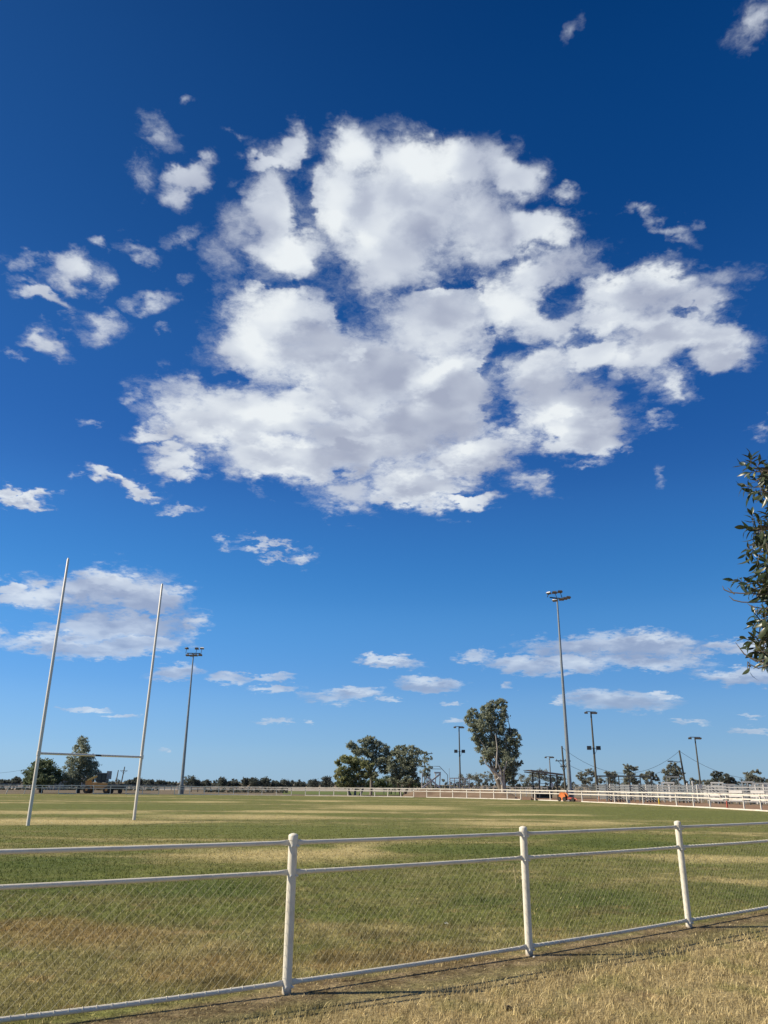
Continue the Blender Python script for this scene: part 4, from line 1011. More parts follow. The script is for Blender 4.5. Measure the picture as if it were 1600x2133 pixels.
# ------------------------------------------------------------------ stock yards on the right
def yard_panel(mat_post, mat_rail, boards=0, h=1.65):
    """one bay 2.4 m long: two posts and six rails, some bays with white boards"""
    t = thing('stock_yard_panel', '', 'yard panel')
    for x in (0.0, 1.2):
        m = MB(); m.bar((x, 0, 0), (x, 0, h + (.12 if x == 0 else 0)), .09, .09); m.build('post', mat_post, t)
    for i in range(6):
        z = .28 + i * (h - .34) / 5; m = MB(); m.bar((-.02, -.075, z), (2.42, -.075, z), .045, .085); m.build('rail', mat_rail, t)
    rb = random.Random(boards)
    for j in range(boards):
        z = .45 + j * .36; m = MB(); x0 = rb.uniform(0, .3); m.box((x0 + .85, -.14, z), (1.5, .04, .24), ry=rb.uniform(-.01, .01)); m.build('board', M_BOARD, t)
    return t
def yards():
    protos = [yard_panel(M_GREYST, M_GALV, 0), yard_panel(M_GREYST, M_SHEET, 2), yard_panel(M_DARKST, M_SHEET, 3)]
    used = [False] * 3
    def put(kind, p, rz, label, group, sc=1.0):
        if not used[kind]: o = protos[kind]; used[kind] = True
        else: o = copy_tree(protos[kind])
        o.location = p; o.rotation_euler = (0, 0, rz); o.scale = (1, 1, sc); o['label'] = label; o['group'] = group
    def row(x0, D0, x1, D1, kinds, label, group, sc=1.0):
        a, b = at_dist(x0, D0), at_dist(x1, D1); d = b - a; n = int(d.length / 2.42); rz = math.atan2(d.y, d.x); d.normalize()
        for i in range(n): put(kinds(i), a + d * (2.42 * i), rz, ORD[i] + ' ' + label, group, sc * RND.uniform(.97, 1.03))
    row(1243, 97, 1470, 90, lambda i: 0, 'grey railed panel from the left in the front row of the yards', 'grey front panels of the stock yards')
    row(1472, 90, 1665, 84, lambda i: 2 if i % 3 else 1, 'white boarded panel from the left at the right of the front yards', 'white boarded front panels of the stock yards')
    row(1250, 104, 1680, 98, lambda i: i % 2, 'panel from the left in the second row of the yards', 'second row panels of the stock yards', 1.08)
    row(1340, 112, 1690, 106, lambda i: 1 if i % 3 == 0 else 0, 'panel from the left in the third row of the yards', 'third row panels of the stock yards', 1.12)
    row(1195, 122, 1700, 116, lambda i: 0, 'panel from the left in the rearmost row of the yards', 'rear row panels of the stock yards', 1.1)
    # side rows running away from the viewer
    for xi, (x, sc) in enumerate(((1262, 1.0), (1330, 1.05), (1412, 1.0), (1478, 1.05), (1550, 1.0))):
        a = at_dist(x, 92); b = at_dist(x + 2, 112); d = b - a; rz = math.atan2(d.y, d.x); d.normalize()
        for i in range(7): put(0 if x < 1470 else 1, a + d * (2.42 * i), rz, ORD[i] + ' panel from the front in the ' + ORD[xi] + ' cross row of the stock yards', 'cross row panels of the stock yards', sc)
    def gate_arch(x0, x1, D, ytop, mat, label, nposts, thick=.14, beam=.16):
        a, b = at_dist(x0, D), at_dist(x1, D); t = thing('yard_gantry', label, 'gantry', tuple(a), math.atan2((b - a).y, (b - a).x)); L_ = (b - a).length; h = height_at(a, ytop)
        for i in range(nposts): m = MB(); m.bar((L_ * i / (nposts - 1), 0, 0), (L_ * i / (nposts - 1), 0, h - .06), thick, thick); m.build('post', mat, t)
        m = MB(); m.bar((-.1, 0, h), (L_ + .1, 0, h), thick * 1.2, beam); m.build('beam', mat, t)
    gate_arch(1246, 1358, 100, 1616.5, M_DARKST, 'long dark overhead beam on posts at the left of the stock yards', 6, .12)
    gate_arch(1390, 1415, 101, 1618, M_GREYST, 'narrow grey overhead frame left of the leaning power pole', 2, .12)
    gate_arch(1483, 1506, 95, 1630.5, M_BOARD, 'left white overhead bar above the boarded yards', 2)
    gate_arch(1508, 1530, 93, 1634.5, M_SHEET, 'pale lower overhead bar in the middle of the boarded yards', 3, .12)
    gate_arch(1547, 1569, 95, 1629, M_SHEET, 'right pale overhead bar above the boarded yards', 3, .12)
    gate_arch(1380, 1404, 99, 1630.5, M_BOARD, 'white overhead bar before the bushy tree in the yards', 3, .12)
    gate_arch(1572, 1600, 92, 1632, M_SHEET, 'grey overhead frame at the right edge of the yards', 3, .12)
    for wi, (x, y, D) in enumerate(((1271, 1633, 101), (1346, 1634, 99), (1371, 1634, 101), (1395, 1634, 98), (1432, 1631, 98), (1443.5, 1627, 97), (1452, 1635, 96), (1574, 1634, 92), (1591, 1633, 93))):
        p = at_dist(x, D); m = MB(); m.lathe([(.10, 0), (.10, height_at(p, y) - .03), (.06, height_at(p, y))], (0, 0, 0), 10); o = m.build('yard_post', M_BOARD); o.location = p
        tag(o, ORD[wi] + ' stout white post from the left standing above the yard rails', 'post', 'tall white posts in the stock yards')
    for x, y, s, lb in ((1459, 1637.5, .34, 'white sign plate on the slim light pole'), (1596, 1637, .3, 'pale box at the right edge above the yards')):
        p = at_dist(x, 94); m = MB(); m.box((0, 0, height_at(p, y)), (s, .05, s * 1.1)); m.bar((0, .06, 0), (0, .06, height_at(p, y)), .06, .06); o = m.build('sign_plate', M_BOARD); o.location = p; tag(o, lb, 'sign')
yards()

# ------------------------------------------------------------------ trees
def leaf_mat(name, a, b, c, rough=0.6, trans=0.42):
    t = NT(name); p = t.pos()
    at = t.N.new('ShaderNodeAttribute'); at.attribute_name = 'tone'
    col = t.mix(t.smooth(at.outputs['Fac'], 0.1, 0.9), a, b)
    col = t.mix(t.smooth(t.noise(p, 0.35, 3, 0.6), 0.5, 0.75, 0, 0.8), col, c)
    t.set(t.b, 'Base Color', col); t.b.inputs['Roughness'].default_value = rough; t.b.inputs['Specular IOR Level'].default_value = 0.3
    tr = t.N.new('ShaderNodeBsdfTranslucent'); t.L.new(col, tr.inputs[0])
    mx = t.N.new('ShaderNodeMixShader'); mx.inputs[0].default_value = trans
    t.L.new(t.b.outputs[0], mx.inputs[1]); t.L.new(tr.outputs[0], mx.inputs[2]); t.L.new(mx.outputs[0], t.N['Material Output'].inputs[0])
    return t.m
L_GUM = leaf_mat('gum_leaves', (0.215, 0.24, 0.165), (0.37, 0.40, 0.29), (0.29, 0.31, 0.225))
L_OLIVE = leaf_mat('olive_leaves', (0.19, 0.22, 0.095), (0.35, 0.36, 0.18), (0.28, 0.27, 0.14))
L_DARK = leaf_mat('dark_leaves', (0.095, 0.13, 0.075), (0.19, 0.23, 0.12), (0.14, 0.17, 0.10))
L_DRYB = leaf_mat('brown_green_leaves', (0.12, 0.12, 0.06), (0.20, 0.18, 0.10), (0.14, 0.12, 0.08))
L_FAR = leaf_mat('distant_leaves', (0.085, 0.105, 0.09), (0.15, 0.165, 0.135), (0.125, 0.13, 0.11))
L_FARG = leaf_mat('distant_gum_leaves', (0.19, 0.205, 0.16), (0.32, 0.33, 0.26), (0.27, 0.26, 0.21))
B_PALE = surface('pale_gum_bark', (0.52, 0.48, 0.41), 0.8, dirt=(0.22, 0.17, 0.12), dirt_scale=1.5, dirt_amt=0.7)
B_DARK = surface('dark_bark', (0.10, 0.08, 0.06), 0.9)
B_GREY = surface('grey_bark', (0.24, 0.21, 0.17), 0.9, dirt=(0.12, 0.1, 0.08), dirt_amt=0.6)
def leaf_cloud(rng, ells, n, size, hang=0.0, clump=0.45, thin=0.0):
    """leaf faces gathered in clumps spread through ellipsoids (centre, radii)"""
    vols = np.array([e[1][0] * e[1][1] * e[1][2] for e in ells]) ** 0.67; vols /= vols.sum()
    V = []; T = []
    for e, f in zip(ells, vols):
        c, r = np.array(e[0]), np.array(e[1]); nn = max(12, int(n * f))
        per = 26; nc = max(3, nn // per)
        g = rng.normal(size=(nc, 3)); g /= np.linalg.norm(g, axis=1)[:, None]
        rad = rng.uniform(0.25, 1.0, nc) ** 0.5 * rng.uniform(.85, 1.08, nc)
        cc = c + g * rad[:, None] * r
        keep = rng.random(nc) > thin; cc = cc[keep]; nc = len(cc)
        cs = clump * min(r[0], r[2], 1.8) * rng.uniform(0.5, 1.15, nc)
        idx = np.repeat(np.arange(nc), per)
        off = rng.normal(size=(len(idx), 3)) * 0.5; off[:, 2] *= 0.75
        p = cc[idx] + off * cs[idx][:, None]
        V.append(p); T.append(np.clip(rng.normal(0.5, 0.2, nc)[idx] + rng.normal(0, 0.15, len(idx)), 0, 1))
    P = np.concatenate(V); tone = np.concatenate(T); n = len(P)
    a = rng.normal(size=(n, 3)); a[:, 2] -= hang * 1.5; a /= np.linalg.norm(a, axis=1)[:, None]
    b = rng.normal(size=(n, 3)); b -= a * (a * b).sum(1)[:, None]; b /= np.linalg.norm(b, axis=1)[:, None]
    s = size * rng.uniform(.6, 1.35, n)[:, None]; w = 0.42
    v = np.stack([P - a * s * .5, P + b * s * w * .5, P + a * s * .5, P - b * s * w * .5], 1)
    v[:, 1] += np.cross(a, b) * s * .12
    base = np.arange(n) * 4
    tri = np.stack([base, base+1, base+2, base, base+2, base+3], 1).ravel()
    return v.reshape(-1, 3), tri, np.repeat(tone, 4)
def limb(m, a, b, r0, r1, rng, bend=0.12, n=5, seg=7):
    a, b = Vector(a), Vector(b); L_ = (b - a).length; pts = []
    o = Vector(rng.normal(size=3)) * L_ * bend
    for i in range(n + 1):
        t_ = i / n; pts.append(a.lerp(b, t_) + o * math.sin(math.pi * t_) + Vector(rng.normal(size=3)) * L_ * 0.012)
    m.tube(pts, [r0 + (r1 - r0) * i / n for i in range(n + 1)], seg)
def tree(px, D, ells, label, mat, bark, n, size, seed, base_r=0.25, fork=0.3, depth=0.9, name='tree', cat='tree', hang=0.0, group=None, thin=0.0, clump=.45, stems=None, twigs=2):
    """ells: crown lobes as seen, (x, y, rx, ry) of the photograph; the tree stands D metres away"""
    b = at_dist(px, D); t = thing(name, label, cat, tuple(b), 0, group); rng = np.random.default_rng(seed)
    el = []; right = Vector((b.y, -b.x, 0)).normalized(); fwd = Vector((b.x, b.y, 0)).normalized(); k = D / math.cos(math.radians(19.45)) ** 0 / 1605 * 0.965
    for (x, y, rx, ry) in ells:
        q = pt_at(x, y, D); dd = rng.uniform(-.5, .5) * rx * k * 1.2
        lc = q - b + fwd * dd; lc.z = q.z
        el.append(((lc.x, lc.y, lc.z), (rx * k, max(rx, ry) * k * depth, ry * k)))
    v, tri, tone = leaf_cloud(rng, el, n, size, hang, clump, thin)
    mesh_np('crown', v, tri, 3, mat, t, attrs={'tone': tone})
    m = MB(); zt = max(e[0][2] for e in el); zf = zt * fork
    sts = stems or [(0, 0, 0)]
    for s in sts:
        f = Vector((s[1], s[2], zf)); s0 = Vector((s[0], 0, 0)); s0.z = -.1
        m.tube([s0, s0.lerp(f, .5) + Vector(rng.normal(size=3)) * base_r * .25, f], [base_r * 1.15, base_r, base_r * .8], 9)
    for e in el:
        s = sts[rng.integers(len(sts))]; f = Vector((s[1], s[2], zf)); c = Vector(e[0])
        limb(m, f - Vector((0, 0, .05)), c.lerp(f, .15), base_r * .40, base_r * .08, rng, .06)
        for _ in range(twigs):
            g = rng.normal(size=3); g /= np.linalg.norm(g); e2 = c + Vector([g[i] * e[1][i] * .8 for i in range(3)])
            limb(m, c.lerp(f, .15), e2, base_r * .09, base_r * .03, rng, .1, 3, 5)
    m.build('trunk', bark, t)
    return t
tree(88, 128, [(88,1603,24,17),(72,1612,18,14),(108,1612,18,15),(90,1625,34,12),(60,1628,13,8),(118,1622,10,9),(80,1592,14,9),(100,1590,10,8)], 'round dense dark green tree crossed by the left goal upright', L_DARK, B_DARK, 9000, .34, 11, .3, .32, name='broadleaf_tree')
tree(166, 128, [(174,1541,9,9),(169,1556,14,12),(178,1560,11,10),(163,1577,20,13),(184,1580,12,11),(155,1597,20,14),(178,1598,20,15),(150,1618,20,14),(172,1615,18,14),(196,1600,13,12),(192,1617,17,12),(138,1626,11,10),(205,1615,7,8),(160,1632,20,8)], 'tall conical gum tree behind the crossbar with a brown lower crown', L_GUM, B_DARK, 11000, .30, 12, .22, .45, hang=.4, name='gum_tree')
tree(740, 121, [(722,1583,18,10),(745,1590,20,12),(705,1590,8,7),(765,1595,16,10),(712,1606,14,11),(737,1612,22,14),(765,1612,14,10),(720,1625,16,9),(748,1632,18,10),(705,1618,8,6),(712,1632,12,8),(730,1635,14,8)], 'low spreading olive green tree at the left of the middle clump', L_OLIVE, B_GREY, 11000, .34, 13, .16, .2, stems=[(-.6,-1.0,0),(0,.1,.2),(.7,1.2,0)], name='broadleaf_tree')
tree(773, 127, [(770,1541,13,8),(757,1548,12,9),(735,1555,12,10),(786,1550,12,9),(800,1560,12,10),(748,1565,16,10),(775,1565,20,12),(808,1575,10,10),(790,1583,18,11),(800,1603,14,9),(765,1590,14,9),(780,1615,13,8)], 'tallest tree of the middle clump with an open airy crown', L_GUM, B_GREY, 12500, .32, 14, .22, .35, thin=.06, name='gum_tree')
tree(836, 126, [(838,1557,12,8),(824,1565,12,9),(858,1560,11,8),(872,1568,9,8),(845,1575,22,14),(865,1585,14,12),(845,1605,20,14),(818,1600,12,12),(812,1585,10,10),(828,1590,14,10),(850,1597,14,9),(832,1612,16,10),(858,1608,9,8),(820,1625,14,9),(845,1626,16,9),(865,1622,10,9)], 'rounded gum tree at the right of the middle clump', L_GUM, B_DARK, 12500, .32, 15, .2, .25, thin=.0, stems=[(0,-.6,0),(.4,1.4,0)], name='gum_tree')
tree(889, 124, [(884,1570,7,6),(890,1582,9,8),(880,1590,7,7),(892,1597,10,8),(884,1610,11,8),(897,1580,5,4),(895,1618,7,6)], 'slender thin sapling standing in front of the crossed white frame', L_GUM, B_GREY, 2000, .26, 16, .07, .3, thin=.2, name='sapling')
tree(815, 138, [(800,1628,18,11),(825,1629,18,11),(850,1631,14,9),(780,1631,14,9),(760,1633,12,8),(868,1634,10,7)], 'dark low bushes under the middle clump', L_DARK, B_DARK, 5500, .34, 17, .1, .3, name='bush', cat='bush')
gum_e = [(1043,1463,14,7),(1027,1468,14,9),(1014,1478,13,10),(1047,1476,11,9),(985,1484,12,9),(975,1497,10,9),(995,1498,14,12),(1022,1494,20,14),(1047,1493,11,12),(985,1515,12,11),(1008,1517,18,14),(1035,1518,20,15),(1002,1540,14,13),(1026,1545,20,16),(1064,1524,14,9),(1077,1536,8,10),(1060,1546,17,14),(1078,1552,7,9),(1045,1565,18,14),(1070,1570,13,12),(1020,1568,15,12),(1003,1558,12,13),(990,1535,10,10),(1012,1580,9,8),(1003,1586,5,7),(1058,1590,18,14),(1078,1590,8,7),(1087,1590,4,5),(1040,1592,11,10),(1068,1607,11,11),(1055,1615,13,12),(1066,1625,8,9)]
gum = tree(1047, 112, gum_e, 'large gum tree with pale forked trunk beside the far fence', L_GUM, B_GREY, 30000, .28, 18, .30, .22, hang=.5, thin=.02, clump=.42, stems=[(0,-.9,0),(.3,.35,.2)], name='gum_tree', twigs=1)
# visible pale limbs of the big gum
def gum_limbs():
    D = 112; rng = np.random.default_rng(5); b = at_dist(1047, D); m = MB()
    def P(x, y, dy=0): return pt_at(x, y, D + dy) - b
    m.tube([P(1049,1652,-.5), P(1047,1632,-.7), P(1043,1620,-.9), P(1034,1611,-1.1), P(1026,1604,-1.4), P(1014,1593,-1.7), P(1004,1572,-1.7)], [.30,.24,.22,.17,.12,.08,.04], 10)
    m.tube([P(1044,1620,-1.0), P(1043,1607,-1.4), P(1040,1596,-1.6), P(1030,1575,-1.8)], [.18,.14,.10,.05], 9)
    m.tube([P(1052,1650,-.4), P(1050,1630,-.7), P(1049,1610,-1.2), P(1056,1585,-1.6)], [.2,.15,.13,.06], 9)
    m.tube([P(1040,1620,-.9), P(1033,1626,-1.0)], [.14,.08], 7)
    m.tube([P(1034,1600,-1.6), P(1036,1560,-1.9), P(1032,1530,-2.0)], [.1,.08,.04], 7)
    m.build('limb', B_PALE, gum)
gum_limbs()
SM = [
 (975, 175, [(968,1622,14,9),(985,1618,14,9),(1000,1620,14,10),(1015,1614,12,9),(1025,1622,14,10)], 'grey-green bush row left of the big gum tree', L_FARG, 'bush'),
 (1100, 170, [(1090,1622,12,9),(1105,1620,14,10),(1120,1612,12,10),(1135,1615,12,9)], 'grey-green scrub behind the open shelter', L_FARG, 'bush'),
 (1150, 180, [(1145,1625,14,9),(1160,1622,12,8),(1172,1628,10,7)], 'dark scrub right of the open shelter', L_FAR, 'bush'),
 (1222, 165, [(1215,1612,9,6),(1227,1606,9,5),(1206,1618,8,5),(1236,1614,7,6),(1222,1625,14,7)], 'flat topped scrub tree right of the tallest tower', L_FARG, 'tree'),
 (1272, 160, [(1262,1612,6,4),(1272,1614,8,6),(1280,1612,6,5),(1274,1624,9,8),(1252,1626,8,5)], 'small umbrella shaped tree under the long dark beam', L_FARG, 'tree'),
 (1310, 150, [(1303,1596,6,5),(1313,1600,8,6),(1322,1600,7,5),(1306,1608,9,6),(1315,1612,9,6),(1312,1625,13,9),(1324,1628,8,6)], 'taller scrub tree behind the middle of the stock yards', L_FARG, 'tree'),
 (1352, 158, [(1338,1616,6,4),(1354,1612,8,5),(1362,1616,7,4),(1348,1622,10,5),(1368,1622,7,4)], 'low open crowned tree right of the long dark beam', L_FARG, 'tree'),
 (1402, 145, [(1403,1594,6,5),(1396,1600,8,6),(1410,1602,8,6),(1390,1608,9,6),(1404,1612,12,8),(1418,1610,7,5),(1396,1624,13,9),(1416,1620,6,4)], 'bushy tree just left of the leaning power pole', L_FARG, 'tree'),
 (1440, 170, [(1438,1623,6,4),(1446,1629,9,5),(1470,1629,12,5)], 'low scrub behind the slim light pole', L_FARG, 'bush'),
 (1500, 150, [(1483,1615,6,4),(1491,1610,5,4),(1499,1608,5,4),(1503,1611,4,3),(1497,1620,10,7),(1510,1622,13,8),(1525,1627,12,7),(1488,1626,9,6)], 'dark domed tree above the white boards of the stock yards', L_FAR, 'tree'),
 (1570, 150, [(1556,1612,5,4),(1566,1609,5,4),(1577,1606,4,3),(1583,1611,3,2.5),(1562,1620,9,6),(1574,1622,9,6)], 'thin limbed tree near the right edge', L_FARG, 'tree'),
 (1585, 165, [(1580,1627,12,6),(1595,1628,12,6),(1550,1628,12,6),(1610,1627,12,7)], 'rounded dark bush at the right edge', L_FAR, 'bush'),
]
for i, (x, D, e, lb, mt, c) in enumerate(SM):
    tree(x, D, e, lb, mt, B_GREY, 420 * len(e), .34, 40 + i, .12, .3, name='scrub_tree' if c == 'tree' else 'bush', cat=c, clump=.5, twigs=1, thin=.05)
# far round bushes on the left horizon, each its own
FB = [(396,1629,14,13,'largest round bush, right behind the left floodlight tower'),(408,1632,10,9,None),(463,1629,9,9,'paired pale bush in the left far treeline'),(511,1628,8,8,None),(529,1630,12,11,'left of a pair of big round bushes on the horizon'),(551,1630,12,11,'right of a pair of big round bushes on the horizon'),
      (597,1633,12,9,None),(652,1632,10,9,'round bush left of the last one before the middle clump'),(680,1628,11,12,'upright round bush just left of the middle clump'),(288,1629,12,9,None),(310,1632,9,8,None),(335,1633,12,7,None),(36,1625,9,6,'small bush on the horizon left of the round dark tree'),(4,1631,10,7,None),(22,1633,12,6,None),(270,1632,10,7,None),(430,1633,11,7,None),(488,1634,12,6,None),(575,1634,11,6,None),(625,1634,12,6,None),(355,1634,12,6,None)]
FB.sort()
plain = [b for b in FB if b[4] is None]
for i, (x, y, rx, ry, lb) in enumerate(FB):
    tree(x, 300, [(x,y+1,rx,ry),(x-rx*.35,y-ry*.25,rx*.6,ry*.7),(x+rx*.4,y+ry*.2,rx*.6,ry*.7)], lb or ORD[plain.index(FB[i])] + ' plain dark bush from the left in the far left treeline', L_FAR, B_DARK, 1500, .62, 80 + i, .3, .2, name='bush', cat='bush', clump=.5, twigs=0, group=None if lb else 'plain bushes of the far left treeline')
# continuous low scrub on the horizon, one mass
def far_scrub():
    rng = np.random.default_rng(77); el = []
    for x in np.arange(-260, 1900, 6.0):
        D = 330 if x < 900 else 230
        D = D * rng.uniform(.95, 1.12); q = at_dist(x, D); top = 1626.5 + rng.uniform(-2.5, 3) + (x - 800) * .003 + (2.0 if x < 240 else 0)
        z = height_at(q, top) ; k = D / 1605
        el.append(((q.x, q.y, z * .5), (6 * k, 5 * k, max(1.2, z * .55))))
    v, tri, tone = leaf_cloud(rng, el, 42000, .75, 0, .5)
    mesh_np('far_scrub', v, tri, 3, L_FAR, None, 'stuff', {'tone': tone})
far_scrub()

# ------------------------------------------------------------------ near tree whose branches reach in at the right
def near_tree():
    T0 = Vector((6.6, 7.9, 0)); DN = 8.0
    t = thing('fig_tree', 'leafy branches with long glossy leaves hanging in at the right edge', 'tree', tuple(T0))
    rng = np.random.default_rng(21); rr = random.Random(21)
    lm = NT('glossy_leaf'); p = lm.obj(); ri = lm.rnd()
    at = lm.N.new('ShaderNodeAttribute'); at.attribute_name = 'tone'
    tone = lm.math('FRACT', lm.math('ADD', at.outputs['Fac'], ri))
    geo = lm.N.new('ShaderNodeNewGeometry')
    top = lm.mix(tone, (0.014, 0.030, 0.012), (0.035, 0.058, 0.02)); top = lm.mix(lm.smooth(tone, .93, .97), top, (0.24, 0.22, 0.04))
    back = lm.mix(tone, (0.034, 0.052, 0.026), (0.065, 0.08, 0.036))
    col = lm.mix(geo.outputs['Backfacing'], top, back)
    lm.set(lm.b, 'Base Color', col); lm.set(lm.b, 'Roughness', lm.math('MULTIPLY_ADD', lm.noise(p, 30, 2), .2, .26)); lm.b.inputs['Specular IOR Level'].default_value = .55
    tr = lm.N.new('ShaderNodeBsdfTranslucent'); lm.L.new(lm.mix(.5, col, (0.16, 0.17, 0.03)), tr.inputs[0]); mx = lm.N.new('ShaderNodeMixShader'); mx.inputs[0].default_value = .10
    lm.L.new(lm.b.outputs[0], mx.inputs[1]); lm.L.new(tr.outputs[0], mx.inputs[2]); lm.L.new(mx.outputs[0], lm.N['Material Output'].inputs[0])
    # leaf: folded along the midrib and curved, 5 stations
    def leaf_geo(L_=.125, W_=.042, curl=.25, fold=.3):
        st = [(0, .0), (.12, .35), (.3, .85), (.5, 1.0), (.72, .78), (.9, .32), (1, 0)]
        V, F = [], []
        for s, w in st:
            y = L_ * s; z = -curl * L_ * s * s; hw = W_ * .5 * w
            V += [(-hw, y, z + fold * hw), (0, y, z), (hw, y, z + fold * hw)]
        for i in range(len(st) - 1):
            a = i * 3; F += [(a, a+1, a+4, a+3), (a+1, a+2, a+5, a+4)]
        V.append((0, -.018, .004)); k = len(V) - 1; F.append((k, 1, 0)); F.append((k, 2, 1))
        return V, F
    leaf_meshes = []
    for i, (L_, W_, c, f) in enumerate(((.125,.042,.25,.3),(.14,.048,.45,.35),(.11,.04,.1,.5),(.13,.04,.7,.25),(.115,.044,-.1,.4))):
        V, F = leaf_geo(L_, W_, c, f); me = bpy.data.meshes.new('leaf'); me.from_pydata(V, [], F); me.polygons.foreach_set('use_smooth', [True] * len(F)); me.materials.append(lm.m); me.update(); leaf_meshes.append(me)
    def W(x, y, D=DN):
        return pt_at(x, y, D)
    twigs = MB(); clusters = []
    # (tip x, y, heading of the twig in the picture: angle degrees ccw from right pointing outwards, leaf count, spread)
    vis = [(1561,950,100,9),(1543,968,160,7),(1578,962,60,8),(1592,985,40,8),(1556,985,190,8),(1572,1000,120,9),(1588,1018,60,8),(1545,1013,175,9),(1562,1028,200,8),(1580,1040,270,8),(1596,1046,300,7),
           (1563,1072,100,7),(1578,1078,80,8),(1552,1101,175,9),(1566,1108,200,8),(1590,1092,30,8),(1574,1122,260,8),(1592,1120,300,8),(1554,1142,160,5),(1562,1160,265,6),(1549,1158,265,4),(1584,1142,270,7),(1597,1160,280,6),
           (1573,1182,255,7),(1577,1200,262,6),(1592,1192,270,7),(1526,1210,170,5),(1540,1208,110,6),(1553,1218,190,7),(1570,1212,80,8),(1588,1216,60,7),(1562,1234,200,6),(1585,1240,260,8),
           (1566,1276,130,6),(1572,1296,200,8),(1590,1280,70,7),(1562,1302,185,6),(1592,1306,280,7),(1546,1330,165,6),(1556,1344,215,6),(1568,1326,100,8),(1584,1330,60,8),(1597,1340,300,7),(1565,1362,250,7),(1586,1362,280,6),(1583,1382,200,5),(1595,1376,300,5),(1557,1398,262,3)]
    for (x, y, a, n) in vis:
        x += 4
        dd = rr.uniform(-.25, .35); clusters.append((W(x, y, DN + dd), math.radians(a), n, True))
    for _ in range(85):
        yy = rr.uniform(965, 1385); xx = rr.uniform(1590, 1636)
        if (1248 < yy < 1268) and xx < 1600: continue
        clusters.append((W(xx, yy, DN + rr.uniform(-.1, .7)), math.radians(rr.choice((90, 150, 200, 270, 320)) + rr.uniform(-30, 30)), 9, False if xx > 1612 else True))
    limbs = [(960, 1640, 3.2), (1030, 1640, 2.6), (1110, 1650, 2.2), (1215, 1660, 1.8), (1310, 1650, 1.6)]
    cam_r = Vector((1, .0, 0)); 
    trunk = MB(); trunk.tube([(0, 0, -.1), (.03, .02, .9), (-.02, .05, 1.8), (.05, 0, 2.9), (.0, .05, 4.2), (.1, 0, 5.4)], [.17, .14, .125, .105, .07, .03], 12)
    nodes = []
    for y in (975, 1040, 1100, 1150, 1215, 1240, 1300, 1345, 1390):
        j = W(1640 + rr.uniform(-5, 30), y + rr.uniform(-5, 10), DN + rr.uniform(-.1, .4))
        s = Vector((0, 0, max(1.6, (j.z - .9)))) + T0; s.z = min(s.z, 4.6)
        pts = [s, s.lerp(j, .45) + Vector((0, 0, .12)), j]
        trunk.tube([q - T0 for q in pts], [.045, .03, .016], 7); nodes.append(j)
    leafs = []      # (pos, dir, normal, visible)
    def rosette(c, heading, n, vis_):
        d = (CR * math.cos(heading) + CU * math.sin(heading) + CF * rr.uniform(-.45, .45)).normalized() if not hasattr(heading, 'x') else heading
        s1 = d.cross(Vector((0, 0, 1)) if abs(d.z) < .9 else Vector((1, 0, 0))).normalized(); s2 = d.cross(s1).normalized()
        ph = rr.uniform(0, 6.28)
        for i in range(n):
            a = ph + i * 2.4; back = (i / n) * .10; op = .45 + .75 * (i / n) + rr.uniform(-.15, .25)
            r_ = (s1 * math.cos(a) + s2 * math.sin(a)); dl = (d * math.cos(op) + r_ * math.sin(op)); dl.z -= .18; dl.normalize()
            nr = (d - dl * d.dot(dl)).normalized() * .7 + Vector((0, 0, .5)); nr = (nr - dl * nr.dot(dl)).normalized()
            leafs.append((c - d * back + r_ * .004, dl, nr, rr.uniform(.66, 1.05), vis_))
        return d
    for c, h, n, v in clusters:
        d = rosette(c, h, n, v)
        j = min(nodes, key=lambda q: (q - c).length + .6 * abs(q.z - c.z)); back = c - d * .13
        twigs.tube([q - T0 for q in (j, j.lerp(back, .5) + Vector((0, 0, rr.uniform(-.05, .05))), back, c)], [.012, .008, .005, .003], 5)
    for pts in ([(1602,1240),(1570,1236),(1545,1236),(1522,1234),(1508,1228),(1505,1220)], [(1604,1252),(1570,1255),(1545,1254),(1528,1250),(1518,1241)], [(1530,1238),(1522,1230),(1516,1224)], [(1600,1268),(1580,1266),(1565,1263),(1557,1257)], [(1600,1372),(1575,1378),(1550,1362),(1532,1338)], [(1602,1385),(1580,1392),(1562,1384),(1558,1378),(1557,1396)]):
        twigs.tube([W(x, y, DN + .05) - T0 for x, y in pts], [.006] * (len(pts) - 1) + [.002], 5)
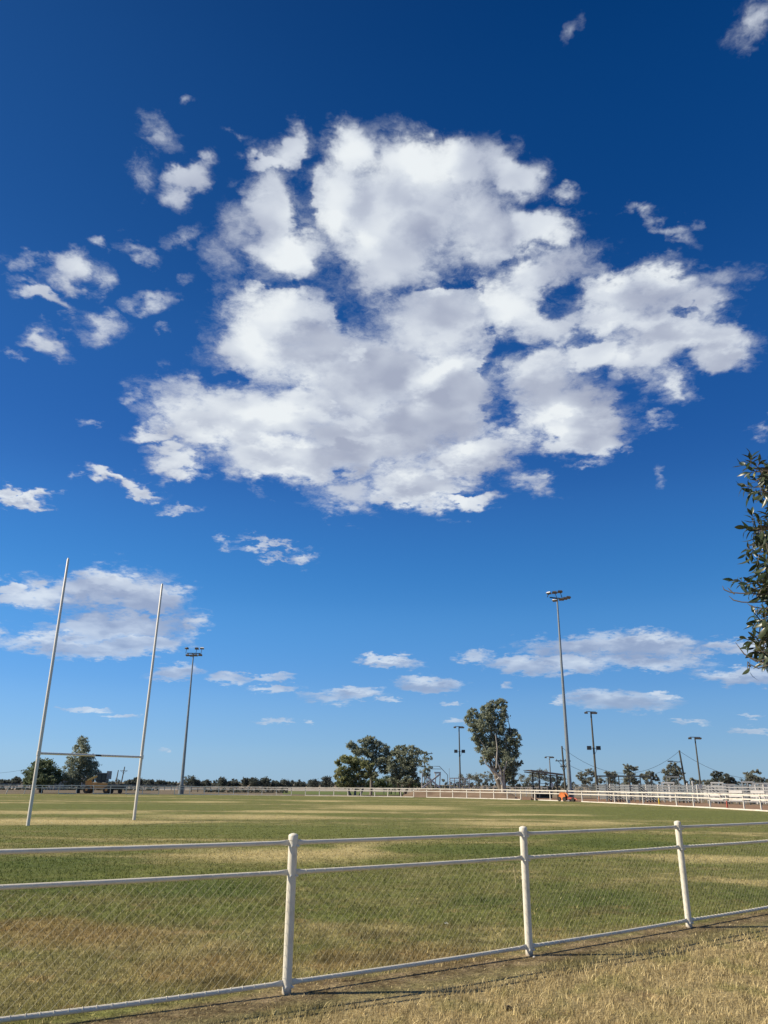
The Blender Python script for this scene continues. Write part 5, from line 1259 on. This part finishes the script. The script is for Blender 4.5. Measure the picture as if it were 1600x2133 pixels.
    # the rest of the crown, out of frame
    for _ in range(520):
        g = rng.normal(size=3); g /= np.linalg.norm(g); r_ = rng.uniform(.35, 1) ** .5
        c = T0 + Vector((.25 + g[0] * 1.75 * r_, .1 + g[1] * 2.0 * r_, 3.9 + g[2] * 1.9 * r_))
        # keep clear of what the camera sees
        q = c - Vector((0, 0, CAM_H)); xx = 800 + FPX * q.dot(CR) / q.dot(CF)
        if xx < 1625: continue
        dd = Vector(g) + Vector((0, 0, -.1)); dd.normalize(); rosette(c, dd, 9, False)
        twigs.tube([c - dd * .5 - T0 + Vector((0, 0, .05)), c - T0], [.008, .003], 4)
    trunk.build('trunk', B_GREY, t); twigs.build('twigs', surface('twig_bark', (0.13, 0.11, 0.08), .85), t, 'stuff')
    k = 0; SV, SF, ST = [], [], []
    for (c, dl, nr, s, v) in leafs:
        x = dl.cross(nr).normalized(); Mx = Matrix((x, dl, nr)).transposed()
        if v and k < 300:
            o = bpy.data.objects.new('leaf', rr.choice(leaf_meshes)); COL.objects.link(o); o.parent = t
            o.matrix_local = Matrix.Translation(c - T0) @ Mx.to_4x4() @ Matrix.Scale(s, 4); k += 1
        else:
            V, F = leaf_geo(.125 * s, .043 * s, rr.uniform(0, .6), .3); o_ = len(SV); SV += [tuple(Mx @ Vector(p_) + c - T0) for p_ in V]; SF += [tuple(i + o_ for i in f) for f in F]; ST += [rr.random()] * len(V)
    me = bpy.data.meshes.new('foliage'); me.from_pydata(SV, [], SF); me.polygons.foreach_set('use_smooth', [True] * len(SF)); me.materials.append(lm.m)
    a_ = me.attributes.new('tone', 'FLOAT', 'POINT'); a_.data.foreach_set('value', ST); me.update()
    o = bpy.data.objects.new('foliage', me); COL.objects.link(o); o.parent = t; o['kind'] = 'stuff'
near_tree()

# dark weeds along the paddock fences at far left, one mass
def weeds():
    rng = np.random.default_rng(9); el = []
    for x in list(np.arange(-80, 330, 3.5)) + list(np.arange(430, 600, 4)):
        D = (170 if x < 330 else 146) * rng.uniform(.99, 1.01); q = at_dist(x, D); h = rng.uniform(.15, .55)
        el.append(((q.x, q.y, h * .5), (.7, .5, h)))
    v, tri, tone = leaf_cloud(rng, el, 9000, .3, 0, .6)
    mesh_np('weeds', v, tri, 3, L_FAR, None, 'stuff', {'tone': tone})
weeds()
